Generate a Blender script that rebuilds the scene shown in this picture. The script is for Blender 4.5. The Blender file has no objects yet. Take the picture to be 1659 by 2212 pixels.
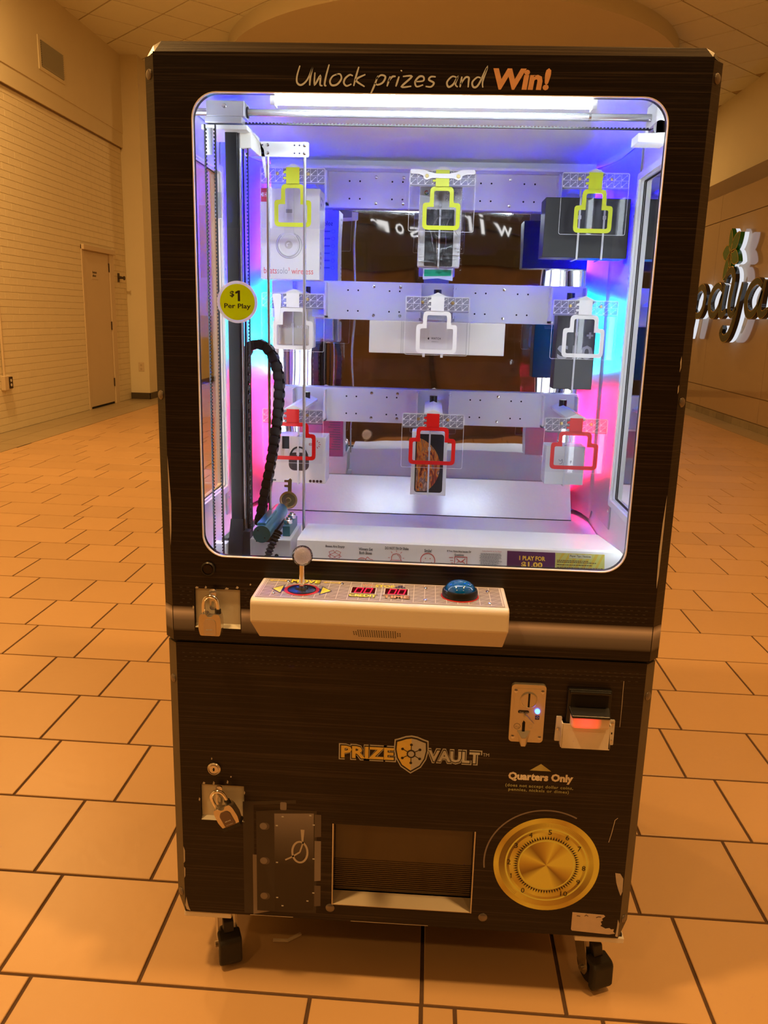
import bpy, bmesh, math, random
from mathutils import Vector, Matrix

random.seed(11)
PI = math.pi
scene = bpy.context.scene
COL = scene.collection

# ------------------------------------------------------------------ camera
def cam_axes(yaw, pitch, roll):
    cy, sy = math.cos(yaw), math.sin(yaw)
    f = Vector((sy * math.cos(pitch), cy * math.cos(pitch), math.sin(pitch)))
    r = Vector((cy, -sy, 0))
    d = f.cross(r)
    cr, sr = math.cos(roll), math.sin(roll)
    return cr * r + sr * d, -sr * r + cr * d, f

CAM = Vector((0.02219, -1.44781, 1.37381))
CR, CD, CF = cam_axes(math.radians(-2.96373), math.radians(-13.36142), math.radians(-1.49939))
FPX = 1770.0
cd = bpy.data.cameras.new('camera')
cd.sensor_fit = 'VERTICAL'
cd.sensor_height = 36.0
cd.lens = FPX / 2212.0 * 36.0
cd.clip_start = 0.02
cam = bpy.data.objects.new('camera', cd)
COL.objects.link(cam)
cam.matrix_world = Matrix(((CR.x, -CD.x, -CF.x, CAM.x), (CR.y, -CD.y, -CF.y, CAM.y), (CR.z, -CD.z, -CF.z, CAM.z), (0, 0, 0, 1)))
scene.camera = cam

def pix(p):          # where a world point lands in the 1659 x 2212 frame (only used to rank pieces by size in view)
    q = Vector(p) - CAM
    z = q.dot(CF)
    if z < 0.05:
        return None
    return (829.5 + FPX * q.dot(CR) / z, 1106 + FPX * q.dot(CD) / z, z)

# ------------------------------------------------------------------ world, exposure
w = bpy.data.worlds.new('world')
w.use_nodes = True
bg = w.node_tree.nodes['Background']
bg.inputs[0].default_value = (1.0, 0.52, 0.16, 1)
bg.inputs[1].default_value = 0.02
scene.world = w
scene.view_settings.view_transform = 'Standard'
scene.view_settings.look = 'None'
scene.view_settings.gamma = 1.0
scene.view_settings.use_curve_mapping = False
scene.view_settings.exposure = 0.0
scene.cycles.max_bounces = 6
scene.cycles.diffuse_bounces = 4
scene.cycles.glossy_bounces = 4
scene.cycles.transparent_max_bounces = 24
scene.cycles.caustics_reflective = False
scene.cycles.caustics_refractive = False
scene.cycles.sample_clamp_indirect = 60.0

# ------------------------------------------------------------------ ceiling downlights of the mall (warm)
WARM = (1.0, 0.53, 0.165)
DOWNLIGHTS = [(-4.0, 6.0, 270), (0.0, 5.8, 40), (3.2, 6.2, 50),
              (-2.4, 2.4, 75), (1.2, 3.0, 34), (3.3, 2.4, 34),
              (-1.7, -0.75, 245), (1.5, -0.7, 205),
              (-2.4, -4.0, 60), (2.2, -4.0, 55),
              (-2.6, 14.5, 90), (2.6, 14.5, 90)]
for i, (x, y, p) in enumerate(DOWNLIGHTS):
    ld = bpy.data.lights.new('downlight_lamp', 'AREA')
    ld.shape = 'DISK'
    ld.size = 0.30
    ld.energy = p * 0.58
    ld.color = WARM
    lo = bpy.data.objects.new('downlight_lamp', ld)
    lo.location = (x, y, 4.93)
    COL.objects.link(lo)

# ------------------------------------------------------------------ materials
def srgb(r, g, b):
    f = lambda c: c / 12.92 if c <= 0.04045 else ((c + 0.055) / 1.055) ** 2.4
    return (f(r / 255), f(g / 255), f(b / 255), 1)

def new_mat(name):
    m = bpy.data.materials.new(name)
    m.use_nodes = True
    nt = m.node_tree
    return m, nt, nt.nodes['Principled BSDF']

def mat(name, col, rough=0.5, metal=0.0, spec=0.5, vary=0.0, scale=20.0, bump=0.0, coat=0.0, emit=None, estr=0.0, trans=0.0):
    m, nt, b = new_mat(name)
    if len(col) == 3:
        col = (*col, 1)
    b.inputs['Base Color'].default_value = col
    b.inputs['Roughness'].default_value = rough
    b.inputs['Metallic'].default_value = metal
    b.inputs['Specular IOR Level'].default_value = spec
    b.inputs['Coat Weight'].default_value = coat
    b.inputs['Transmission Weight'].default_value = trans
    if emit:
        b.inputs['Emission Color'].default_value = (*emit[:3], 1)
        b.inputs['Emission Strength'].default_value = estr
    if vary or bump:
        geo = nt.nodes.new('ShaderNodeNewGeometry')
        n = nt.nodes.new('ShaderNodeTexNoise')
        n.inputs['Scale'].default_value = scale
        n.inputs['Detail'].default_value = 4
        nt.links.new(geo.outputs['Position'], n.inputs['Vector'])
        if vary:
            mx = nt.nodes.new('ShaderNodeMix')
            mx.data_type = 'RGBA'
            nt.links.new(n.outputs['Fac'], mx.inputs[0])
            mx.inputs[6].default_value = tuple(c * (1 - vary) for c in col[:3]) + (1,)
            mx.inputs[7].default_value = tuple(min(1, c * (1 + vary)) for c in col[:3]) + (1,)
            nt.links.new(mx.outputs[2], b.inputs['Base Color'])
        if bump:
            bp = nt.nodes.new('ShaderNodeBump')
            bp.inputs['Strength'].default_value = bump
            bp.inputs['Distance'].default_value = 0.01
            nt.links.new(n.outputs['Fac'], bp.inputs['Height'])
            nt.links.new(bp.outputs['Normal'], b.inputs['Normal'])
    return m

def mat_pieces(name, col, rough, spread, scale=3.0, bump=0.02, spec=0.5):   # each piece (object) a shade of its own
    m, nt, b = new_mat(name)
    oi = nt.nodes.new('ShaderNodeObjectInfo')
    geo = nt.nodes.new('ShaderNodeNewGeometry')
    n = nt.nodes.new('ShaderNodeTexNoise')
    n.inputs['Scale'].default_value = scale
    n.inputs['Detail'].default_value = 6
    nt.links.new(geo.outputs['Position'], n.inputs['Vector'])
    add = nt.nodes.new('ShaderNodeMath'); add.operation = 'ADD'
    nt.links.new(oi.outputs['Random'], add.inputs[0])
    nt.links.new(n.outputs['Fac'], add.inputs[1])
    r = nt.nodes.new('ShaderNodeMapRange')
    r.inputs['From Min'].default_value = 0.2
    r.inputs['From Max'].default_value = 1.8
    r.inputs['To Min'].default_value = 1 - spread
    r.inputs['To Max'].default_value = 1 + spread
    nt.links.new(add.outputs[0], r.inputs['Value'])
    mul = nt.nodes.new('ShaderNodeVectorMath'); mul.operation = 'SCALE'
    mul.inputs[0].default_value = col[:3]
    nt.links.new(r.outputs[0], mul.inputs['Scale'])
    nt.links.new(mul.outputs[0], b.inputs['Base Color'])
    b.inputs['Roughness'].default_value = rough
    b.inputs['Specular IOR Level'].default_value = spec
    if bump:
        n2 = nt.nodes.new('ShaderNodeTexNoise'); n2.inputs['Scale'].default_value = scale * 14
        nt.links.new(geo.outputs['Position'], n2.inputs['Vector'])
        bp = nt.nodes.new('ShaderNodeBump'); bp.inputs['Strength'].default_value = bump; bp.inputs['Distance'].default_value = 0.02
        nt.links.new(n2.outputs['Fac'], bp.inputs['Height'])
        nt.links.new(bp.outputs['Normal'], b.inputs['Normal'])
    return m

def mat_glass(name, tint=(1, 1, 1), ior=1.45, rough=0.0, bump=0.0, bscale=8.0, gain=1.0):       # thin clear pane
    m = bpy.data.materials.new(name)
    m.use_nodes = True
    nt = m.node_tree
    nt.nodes.clear()
    out = nt.nodes.new('ShaderNodeOutputMaterial')
    mix = nt.nodes.new('ShaderNodeMixShader')
    tr = nt.nodes.new('ShaderNodeBsdfTransparent'); tr.inputs[0].default_value = (*tint, 1)
    gl = nt.nodes.new('ShaderNodeBsdfGlossy'); gl.inputs['Roughness'].default_value = rough
    fr = nt.nodes.new('ShaderNodeFresnel'); fr.inputs['IOR'].default_value = ior
    mul = nt.nodes.new('ShaderNodeMath'); mul.operation = 'MULTIPLY'; mul.inputs[1].default_value = gain
    nt.links.new(fr.outputs[0], mul.inputs[0])
    nt.links.new(mul.outputs[0], mix.inputs[0])
    nt.links.new(tr.outputs[0], mix.inputs[1])
    nt.links.new(gl.outputs[0], mix.inputs[2])
    nt.links.new(mix.outputs[0], out.inputs[0])
    if bump:
        geo = nt.nodes.new('ShaderNodeNewGeometry')
        n = nt.nodes.new('ShaderNodeTexNoise'); n.inputs['Scale'].default_value = bscale; n.inputs['Detail'].default_value = 2
        nt.links.new(geo.outputs['Position'], n.inputs['Vector'])
        bp = nt.nodes.new('ShaderNodeBump'); bp.inputs['Strength'].default_value = bump; bp.inputs['Distance'].default_value = 0.01
        nt.links.new(n.outputs['Fac'], bp.inputs['Height'])
        for t in (gl, fr):
            nt.links.new(bp.outputs['Normal'], t.inputs['Normal'])
    return m

def mat_laminate(name, dark, light, rough=0.3):        # dark wood print with fine horizontal grain
    m, nt, b = new_mat(name)
    geo = nt.nodes.new('ShaderNodeNewGeometry')
    mp = nt.nodes.new('ShaderNodeMapping')
    mp.inputs['Scale'].default_value = (2.2, 2.2, 300)
    nt.links.new(geo.outputs['Position'], mp.inputs['Vector'])
    n = nt.nodes.new('ShaderNodeTexNoise')
    n.inputs['Scale'].default_value = 1.0; n.inputs['Detail'].default_value = 5; n.inputs['Roughness'].default_value = 0.65
    nt.links.new(mp.outputs[0], n.inputs['Vector'])
    cr = nt.nodes.new('ShaderNodeValToRGB')
    e = cr.color_ramp.elements
    e[0].position = 0.50; e[0].color = (*dark, 1)
    e[1].position = 0.76; e[1].color = (*light, 1)
    nt.links.new(n.outputs['Fac'], cr.inputs[0])
    nt.links.new(cr.outputs[0], b.inputs['Base Color'])
    b.inputs['Roughness'].default_value = rough
    b.inputs['Specular IOR Level'].default_value = 0.32
    bp = nt.nodes.new('ShaderNodeBump'); bp.inputs['Strength'].default_value = 0.12; bp.inputs['Distance'].default_value = 0.002
    nt.links.new(n.outputs['Fac'], bp.inputs['Height'])
    nt.links.new(bp.outputs['Normal'], b.inputs['Normal'])
    return m

def mat_ramp_z(name, stops, axis='Z', rough=0.4, metal=0.0):       # printed bands across one axis, metres
    m, nt, b = new_mat(name)
    geo = nt.nodes.new('ShaderNodeNewGeometry')
    sp = nt.nodes.new('ShaderNodeSeparateXYZ')
    nt.links.new(geo.outputs['Position'], sp.inputs[0])
    lo, hi = stops[0][0], stops[-1][0]
    r = nt.nodes.new('ShaderNodeMapRange')
    r.inputs['From Min'].default_value = lo; r.inputs['From Max'].default_value = hi
    nt.links.new(sp.outputs[axis], r.inputs['Value'])
    cr = nt.nodes.new('ShaderNodeValToRGB')
    el = cr.color_ramp.elements
    while len(el) > 1:
        el.remove(el[-1])
    el[0].position = 0; el[0].color = stops[0][1]
    for z, c in stops[1:]:
        q = el.new((z - lo) / (hi - lo)); q.color = c
    nt.links.new(r.outputs[0], cr.inputs[0])
    nt.links.new(cr.outputs[0], b.inputs['Base Color'])
    b.inputs['Roughness'].default_value = rough
    b.inputs['Metallic'].default_value = metal
    return m

def mat_cone(name, cx, cz, stops, rough=0.35):     # printed brushed-disc shading that runs around a centre
    m, nt, b = new_mat(name)
    geo = nt.nodes.new('ShaderNodeNewGeometry')
    mp = nt.nodes.new('ShaderNodeMapping'); mp.vector_type = 'POINT'
    mp.inputs['Location'].default_value = (-cx, 0, -cz)
    nt.links.new(geo.outputs['Position'], mp.inputs['Vector'])
    sp = nt.nodes.new('ShaderNodeSeparateXYZ'); nt.links.new(mp.outputs[0], sp.inputs[0])
    cb = nt.nodes.new('ShaderNodeCombineXYZ')
    nt.links.new(sp.outputs['X'], cb.inputs['X']); nt.links.new(sp.outputs['Z'], cb.inputs['Y'])
    g = nt.nodes.new('ShaderNodeTexGradient'); g.gradient_type = 'RADIAL'
    nt.links.new(cb.outputs[0], g.inputs[0])
    cr = nt.nodes.new('ShaderNodeValToRGB')
    el = cr.color_ramp.elements
    while len(el) > 1:
        el.remove(el[-1])
    el[0].position = stops[0][0]; el[0].color = stops[0][1]
    for p, c in stops[1:]:
        q = el.new(p); q.color = c
    nt.links.new(g.outputs[0], cr.inputs[0])
    nt.links.new(cr.outputs[0], b.inputs['Base Color'])
    b.inputs['Roughness'].default_value = rough
    return m

def mat_emit(name, col, strength):
    m = bpy.data.materials.new(name)
    m.use_nodes = True
    nt = m.node_tree
    nt.nodes.clear()
    out = nt.nodes.new('ShaderNodeOutputMaterial')
    e = nt.nodes.new('ShaderNodeEmission')
    e.inputs[0].default_value = (*col[:3], 1)
    e.inputs[1].default_value = strength
    nt.links.new(e.outputs[0], out.inputs[0])
    return m

def mat_mirror(name, col=(0.72, 0.72, 0.74), rough=0.02, bump=0.09, scale=4.0):    # wavy mirror foil
    m, nt, b = new_mat(name)
    b.inputs['Base Color'].default_value = (*col, 1)
    b.inputs['Metallic'].default_value = 1
    b.inputs['Roughness'].default_value = rough
    geo = nt.nodes.new('ShaderNodeNewGeometry')
    mp = nt.nodes.new('ShaderNodeMapping'); mp.inputs['Scale'].default_value = (1.6, 1, 1)
    nt.links.new(geo.outputs['Position'], mp.inputs['Vector'])
    n = nt.nodes.new('ShaderNodeTexNoise'); n.inputs['Scale'].default_value = scale; n.inputs['Detail'].default_value = 1
    nt.links.new(mp.outputs[0], n.inputs['Vector'])
    bp = nt.nodes.new('ShaderNodeBump'); bp.inputs['Strength'].default_value = bump; bp.inputs['Distance'].default_value = 0.02
    nt.links.new(n.outputs['Fac'], bp.inputs['Height'])
    nt.links.new(bp.outputs['Normal'], b.inputs['Normal'])
    return m

M = {}
M['laminate'] = mat_laminate('dark_wood_laminate', (0.0080, 0.0050, 0.0048), (0.055, 0.042, 0.038))
M['laminate_low'] = mat_laminate('dark_wood_laminate_lower', (0.0095, 0.0055, 0.0042), (0.058, 0.042, 0.034), 0.34)
M['black'] = mat('black_plastic', (0.008, 0.008, 0.009), 0.35, vary=0.2)
M['rubber'] = mat('black_rubber', (0.012, 0.011, 0.010), 0.6, vary=0.3, scale=60)
M['white'] = mat('white_panel', (0.80, 0.80, 0.82), 0.35, vary=0.02)
M['white_gloss'] = mat('white_gloss_panel', (0.82, 0.82, 0.84), 0.16, vary=0.02, bump=0.03, scale=140)
M['white_plastic'] = mat('white_plastic', (0.78, 0.78, 0.78), 0.4, vary=0.03)
M['steel'] = mat('steel', (0.62, 0.62, 0.63), 0.22, 1.0, vary=0.06)
M['rod'] = mat('ground_steel_rod', (0.48, 0.48, 0.50), 0.25, 0.7)
M['chrome'] = mat('chrome', (0.85, 0.85, 0.86), 0.06, 1.0)
M['alu'] = mat('satin_aluminium', (0.62, 0.63, 0.66), 0.38, 0.7, vary=0.05)
M['darkhole'] = mat('hole_black', (0.003, 0.003, 0.003), 0.8)
M['cream'] = mat('ivory_plastic', (0.74, 0.72, 0.68), 0.30, vary=0.02)
M['panel_metal'] = mat('bare_grey_metal', (0.60, 0.60, 0.55), 0.5, 0.1, vary=0.10, scale=18)
M['glass'] = mat_glass('front_glass', ior=1.40, gain=0.8)
M['side_glass'] = mat_glass('side_glass', ior=1.5)
M['acrylic'] = mat_glass('clear_acrylic', (0.97, 0.97, 0.99), 1.35, 0.02, gain=0.5)
M['wrap'] = mat_glass('crinkled_plastic_wrap', (0.98, 0.98, 1.0), 1.5, 0.06, 0.9, 55.0)
M['mirror'] = mat_mirror('wavy_mirror_foil')
M['yellow'] = mat('lime_yellow_print', srgb(205, 218, 10), 0.4)
M['red'] = mat('red_print', srgb(214, 14, 8), 0.4)
M['white_print'] = mat('white_print', (0.84, 0.84, 0.85), 0.4)
M['grey_print'] = mat('grey_print', srgb(122, 120, 134), 0.45)
def mat_film(name, col, clear=0.0, through=0.0, rough=0.45):      # thin printed film: part clear, part lit from behind
    m, nt, b = new_mat(name)
    out = nt.nodes['Material Output']
    b.inputs['Base Color'].default_value = col
    b.inputs['Roughness'].default_value = rough
    last = b
    for fac, kind in ((through, 'ShaderNodeBsdfTranslucent'), (clear, 'ShaderNodeBsdfTransparent')):
        if fac:
            t = nt.nodes.new(kind)
            t.inputs[0].default_value = col if kind.endswith('lucent') else (1, 1, 1, 1)
            mx = nt.nodes.new('ShaderNodeMixShader'); mx.inputs[0].default_value = fac
            nt.links.new(last.outputs[0], mx.inputs[1]); nt.links.new(t.outputs[0], mx.inputs[2])
            last = mx
    nt.links.new(last.outputs[0], out.inputs[0])
    return m
M['grey_print'] = mat_film('grey_film_print', srgb(128, 126, 140), clear=0.30, through=0.2)
M['line_white'] = mat('fine_white_print', (0.8, 0.8, 0.82), 0.5)
M['tan_print'] = mat('tan_print', (0.50, 0.58, 0.72), 0.5)
M['gold_print'] = mat('gold_print', (0.82, 0.66, 0.16), 0.45, vary=0.12, scale=90)
M['orange_brush'] = mat('orange_brush_print', (0.62, 0.35, 0.20), 0.5, vary=0.25, scale=60)
M['silver_print'] = mat('silver_print', (0.52, 0.58, 0.66), 0.45, vary=0.12, scale=90)
M['black_print'] = mat('black_print', (0.01, 0.01, 0.012), 0.5)
M['ink_red'] = mat('ink_red', srgb(190, 48, 48), 0.5)
M['ink_dark'] = mat('ink_dark', (0.03, 0.03, 0.035), 0.5)
M['ink_grey'] = mat('ink_grey', (0.32, 0.32, 0.33), 0.5)

# ------------------------------------------------------------------ mesh builder
def frame(origin, u, v, w):
    o, u, v, w = (Vector(a) for a in (origin, u, v, w))
    return Matrix(((u.x, v.x, w.x, o.x), (u.y, v.y, w.y, o.y), (u.z, v.z, w.z, o.z), (0, 0, 0, 1)))

def front(y=0.0):                   # u = x, v = z, w = towards the camera side
    return frame((0, y, 0), (1, 0, 0), (0, 0, 1), (0, -1, 0))

ORIGIN = {}
def origin_of(o):
    return ORIGIN.get(o.name, Vector((0, 0, 0)))

class MB:
    def __init__(s, fr=None):
        s.v = []; s.f = []; s.m = fr if fr else Matrix.Identity(4)
    def add(s, vs, fs):
        n = len(s.v)
        s.v += [s.m @ Vector(p) for p in vs]
        s.f += [tuple(i + n for i in q) for q in fs]
        return s
    def box(s, x0, x1, y0, y1, z0, z1):
        vs = [(x, y, z) for x in (x0, x1) for y in (y0, y1) for z in (z0, z1)]
        return s.add(vs, [(0, 1, 3, 2), (4, 6, 7, 5), (0, 4, 5, 1), (2, 3, 7, 6), (0, 2, 6, 4), (1, 5, 7, 3)])
    def quad(s, *p):
        return s.add(p, [tuple(range(len(p)))])
    def rect(s, u0, u1, v0, v1, w):
        return s.quad((u0, v0, w), (u1, v0, w), (u1, v1, w), (u0, v1, w))
    def poly(s, pts, w0, w1=None):
        n = len(pts)
        if w1 is None:
            return s.add([(p[0], p[1], w0) for p in pts], [tuple(range(n))])
        vs = [(p[0], p[1], w0) for p in pts] + [(p[0], p[1], w1) for p in pts]
        fs = [tuple(reversed(range(n))), tuple(range(n, 2 * n))] + [(i, (i + 1) % n, n + (i + 1) % n, n + i) for i in range(n)]
        return s.add(vs, fs)
    def disc(s, cx, cy, r, w0, w1=None, n=32, ry=None):
        ry = ry or r
        return s.poly([(cx + r * math.cos(2 * PI * i / n), cy + ry * math.sin(2 * PI * i / n)) for i in range(n)], w0, w1)
    def ring(s, cx, cy, r0, r1, w, n=48, a0=0.0, a1=2 * PI):
        full = abs(a1 - a0 - 2 * PI) < 1e-6
        k = n if full else n + 1
        vs = []
        for i in range(k):
            a = a0 + (a1 - a0) * i / n
            vs += [(cx + r0 * math.cos(a), cy + r0 * math.sin(a), w), (cx + r1 * math.cos(a), cy + r1 * math.sin(a), w)]
        return s.add(vs, [(2 * i, 2 * i + 1, 2 * ((i + 1) % k) + 1, 2 * ((i + 1) % k)) for i in range(n)])
    def stroke(s, pts, wd, w0, w1=None, closed=False):        # flat ribbon (or solid one) along a polyline
        pts = [Vector((p[0], p[1])) for p in pts]
        n = len(pts); L = []; Rr = []
        wf = wd if callable(wd) else (lambda t: wd)
        for i in range(n):
            a = pts[(i - 1) % n] if (closed or i > 0) else pts[i]
            b = pts[(i + 1) % n] if (closed or i < n - 1) else pts[i]
            d0 = (pts[i] - a); d1 = (b - pts[i])
            d0 = d0.normalized() if d0.length > 1e-9 else d1.normalized()
            d1 = d1.normalized() if d1.length > 1e-9 else d0
            t = (d0 + d1)
            t = t.normalized() if t.length > 1e-6 else d0
            nn = Vector((-t.y, t.x))
            k = wf(i / max(1, n - 1)) / 2 / max(0.45, nn.dot(Vector((-d0.y, d0.x))))
            L.append(pts[i] + nn * k); Rr.append(pts[i] - nn * k)
        if w1 is None:
            vs = [(p.x, p.y, w0) for q in zip(L, Rr) for p in q]
            return s.add(vs, [(2 * i, 2 * i + 1, (2 * i + 3) % (2 * n), (2 * i + 2) % (2 * n)) for i in range(n if closed else n - 1)])
        vs = []
        for l, r in zip(L, Rr):
            vs += [(l.x, l.y, w0), (r.x, r.y, w0), (r.x, r.y, w1), (l.x, l.y, w1)]
        fs = []
        for i in range(n if closed else n - 1):
            j = (i + 1) % n
            for k in range(4):
                fs.append((4 * i + k, 4 * i + (k + 1) % 4, 4 * j + (k + 1) % 4, 4 * j + k))
        if not closed:
            fs += [(0, 1, 2, 3), (4 * n - 4, 4 * n - 1, 4 * n - 2, 4 * n - 3)]
        return s.add(vs, fs)
    def cyl(s, p0, p1, r0, r1=None, n=20, caps=True):
        r1 = r0 if r1 is None else r1
        p0, p1 = Vector(p0), Vector(p1)
        d = (p1 - p0).normalized()
        a = d.orthogonal().normalized(); b = d.cross(a)
        vs = []
        for p, r in ((p0, r0), (p1, r1)):
            vs += [p + r * (math.cos(2 * PI * i / n) * a + math.sin(2 * PI * i / n) * b) for i in range(n)]
        fs = [(i, (i + 1) % n, n + (i + 1) % n, n + i) for i in range(n)]
        if caps:
            fs += [tuple(reversed(range(n))), tuple(range(n, 2 * n))]
        return s.add(vs, fs)
    def tube(s, path, r, n=10):
        path = [Vector(p) for p in path]
        rf = r if callable(r) else (lambda t: r)
        a = None; vs = []
        for i, p in enumerate(path):
            d = (path[min(i + 1, len(path) - 1)] - path[max(i - 1, 0)]).normalized()
            if a is None:
                a = d.orthogonal().normalized()
            a = (a - a.dot(d) * d).normalized(); b = d.cross(a)
            rr = rf(i / (len(path) - 1))
            vs += [p + rr * (math.cos(2 * PI * k / n) * a + math.sin(2 * PI * k / n) * b) for k in range(n)]
        fs = [(i * n + k, i * n + (k + 1) % n, (i + 1) * n + (k + 1) % n, (i + 1) * n + k) for i in range(len(path) - 1) for k in range(n)]
        fs += [tuple(reversed(range(n))), tuple(range((len(path) - 1) * n, len(path) * n))]
        return s.add(vs, fs)
    def lathe(s, prof, c, axis=(0, 0, 1), n=28):             # prof = (radius, along-axis)
        c = Vector(c); d = Vector(axis).normalized(); a = d.orthogonal().normalized(); b = d.cross(a)
        vs = []
        for r, t in prof:
            vs += [c + d * t + r * (math.cos(2 * PI * k / n) * a + math.sin(2 * PI * k / n) * b) for k in range(n)]
        fs = [(i * n + k, i * n + (k + 1) % n, (i + 1) * n + (k + 1) % n, (i + 1) * n + k) for i in range(len(prof) - 1) for k in range(n)]
        fs += [tuple(reversed(range(n))), tuple(range((len(prof) - 1) * n, len(prof) * n))]
        return s.add(vs, fs)
    def sphere(s, c, r, n=20, k=12):
        return s.lathe([(max(1e-5, r * math.sin(PI * i / k)), -r * math.cos(PI * i / k)) for i in range(k + 1)], c, n=n)
    def extrude_yz(s, pts, x0, x1):                           # profile in (y, z) swept along x
        n = len(pts)
        vs = [(x0, p[0], p[1]) for p in pts] + [(x1, p[0], p[1]) for p in pts]
        return s.add(vs, [tuple(range(n)), tuple(reversed(range(n, 2 * n)))] + [(i, n + i, n + (i + 1) % n, (i + 1) % n) for i in range(n)])
    def extrude_xy(s, pts, z0, z1):
        n = len(pts)
        vs = [(p[0], p[1], z0) for p in pts] + [(p[0], p[1], z1) for p in pts]
        return s.add(vs, [tuple(reversed(range(n))), tuple(range(n, 2 * n))] + [(i, (i + 1) % n, n + (i + 1) % n, n + i) for i in range(n)])
    def mesh(s, me, mtx):
        return s.add([mtx @ v.co for v in me.vertices], [tuple(p.vertices) for p in me.polygons])
    def build(s, name, material, parent=None, smooth=False, bevel=0.0, segs=2, base=None):
        if parent is not None:
            o0 = origin_of(parent)
        elif base is not None:
            o0 = Vector(base)
        else:
            lo = [min(v[i] for v in s.v) for i in range(3)]; hi = [max(v[i] for v in s.v) for i in range(3)]
            o0 = Vector(((lo[0] + hi[0]) / 2, (lo[1] + hi[1]) / 2, lo[2]))
        me = bpy.data.meshes.new(name)
        me.from_pydata([v - o0 for v in s.v], [], s.f)
        bm = bmesh.new(); bm.from_mesh(me)
        bmesh.ops.recalc_face_normals(bm, faces=bm.faces)
        bm.to_mesh(me); bm.free()
        me.materials.append(M[material] if isinstance(material, str) else material)
        o = bpy.data.objects.new(name, me)
        COL.objects.link(o)
        ORIGIN[o.name] = o0
        if parent is not None:
            o.parent = parent
        else:
            o.location = o0
        if smooth:
            for p in me.polygons:
                p.use_smooth = True
            try:
                me.set_sharp_from_angle(angle=math.radians(35))
            except Exception:
                pass
        if bevel:
            md = o.modifiers.new('bevel', 'BEVEL')
            md.width = bevel; md.segments = segs; md.limit_method = 'ANGLE'
        return o

def tag(o, label=None, cat=None, group=None, kind=None):
    if label: o['label'] = label
    if cat: o['category'] = cat
    if group: o['group'] = group
    if kind: o['kind'] = kind
    return o

def thing(name, loc, label, cat, group=None):
    o = bpy.data.objects.new(name, None)
    o.empty_display_size = 0.05
    o.location = loc
    COL.objects.link(o)
    ORIGIN[o.name] = Vector(loc)
    return tag(o, label, cat, group)

def curve_mesh(outlines, depth):          # polygons with holes -> solid plate in local xy, depth centred on z = 0
    cu = bpy.data.curves.new('plate', 'CURVE')
    cu.dimensions = '2D'; cu.fill_mode = 'BOTH'; cu.extrude = depth / 2
    for pts in outlines:
        sp = cu.splines.new('POLY'); sp.points.add(len(pts) - 1); sp.use_cyclic_u = True
        for q, p in zip(sp.points, pts):
            q.co = (p[0], p[1], 0, 1)
    ob = bpy.data.objects.new('plate', cu)
    me = bpy.data.meshes.new_from_object(ob)
    bpy.data.objects.remove(ob); bpy.data.curves.remove(cu)
    return me

def plate(name, fr, outlines, w0, w1, material, parent, bevel=0.0, **kw):
    me = curve_mesh(outlines, abs(w1 - w0))
    mb = MB(fr).mesh(me, Matrix.Translation((0, 0, (w0 + w1) / 2)))
    bpy.data.meshes.remove(me)
    o = mb.build(name, material, parent, bevel=bevel, **kw)
    bm = bmesh.new(); bm.from_mesh(o.data)
    bmesh.ops.remove_doubles(bm, verts=bm.verts, dist=1e-6)
    bmesh.ops.recalc_face_normals(bm, faces=bm.faces)
    bm.to_mesh(o.data); bm.free()
    return o

def rrect(x0, x1, y0, y1, r, n=8):
    pts = []
    for cx, cy, a in ((x1 - r, y1 - r, 0), (x0 + r, y1 - r, PI / 2), (x0 + r, y0 + r, PI), (x1 - r, y0 + r, 1.5 * PI)):
        pts += [(cx + r * math.cos(a + PI / 2 * i / n), cy + r * math.sin(a + PI / 2 * i / n)) for i in range(n + 1)]
    return pts

def rpoly(pts, r, n=5):                   # polygon with every corner rounded (convex or concave)
    out = []
    rr = r if isinstance(r, (list, tuple)) else [r] * len(pts)
    for i, p in enumerate(pts):
        p = Vector(p); a = Vector(pts[i - 1]); b = Vector(pts[(i + 1) % len(pts)])
        if rr[i] <= 0:
            out.append(tuple(p)); continue
        d0 = (a - p).normalized(); d1 = (b - p).normalized()
        k = min(rr[i], (a - p).length / 2, (b - p).length / 2)
        s, e = p + d0 * k, p + d1 * k
        for j in range(n + 1):
            t = j / n
            out.append(tuple((1 - t) ** 2 * s + 2 * t * (1 - t) * p + t * t * e))
    return out

def smooth_pts(pts, k=6):                 # Catmull-Rom through the points
    out = []
    for i in range(len(pts) - 1):
        p0 = Vector(pts[max(i - 1, 0)]); p1 = Vector(pts[i]); p2 = Vector(pts[i + 1]); p3 = Vector(pts[min(i + 2, len(pts) - 1)])
        for j in range(k):
            t = j / k
            out.append(tuple(0.5 * ((2 * p1) + (p2 - p0) * t + (2 * p0 - 5 * p1 + 4 * p2 - p3) * t * t + (3 * p1 - p0 - 3 * p2 + p3) * t ** 3)))
    out.append(tuple(pts[-1]))
    return out

TEXTS = {}
def text_mesh(body, bold=0.0, shear=0.0, spacing=1.0, res=2):
    key = (body, bold, shear, spacing, res)
    if key not in TEXTS:
        cu = bpy.data.curves.new('text', 'FONT')
        cu.body = body; cu.size = 1; cu.offset = bold; cu.shear = shear; cu.space_character = spacing; cu.resolution_u = res
        ob = bpy.data.objects.new('text', cu)
        me = bpy.data.meshes.new_from_object(ob)
        bpy.data.objects.remove(ob); bpy.data.curves.remove(cu)
        TEXTS[key] = me
    return TEXTS[key]

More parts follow.
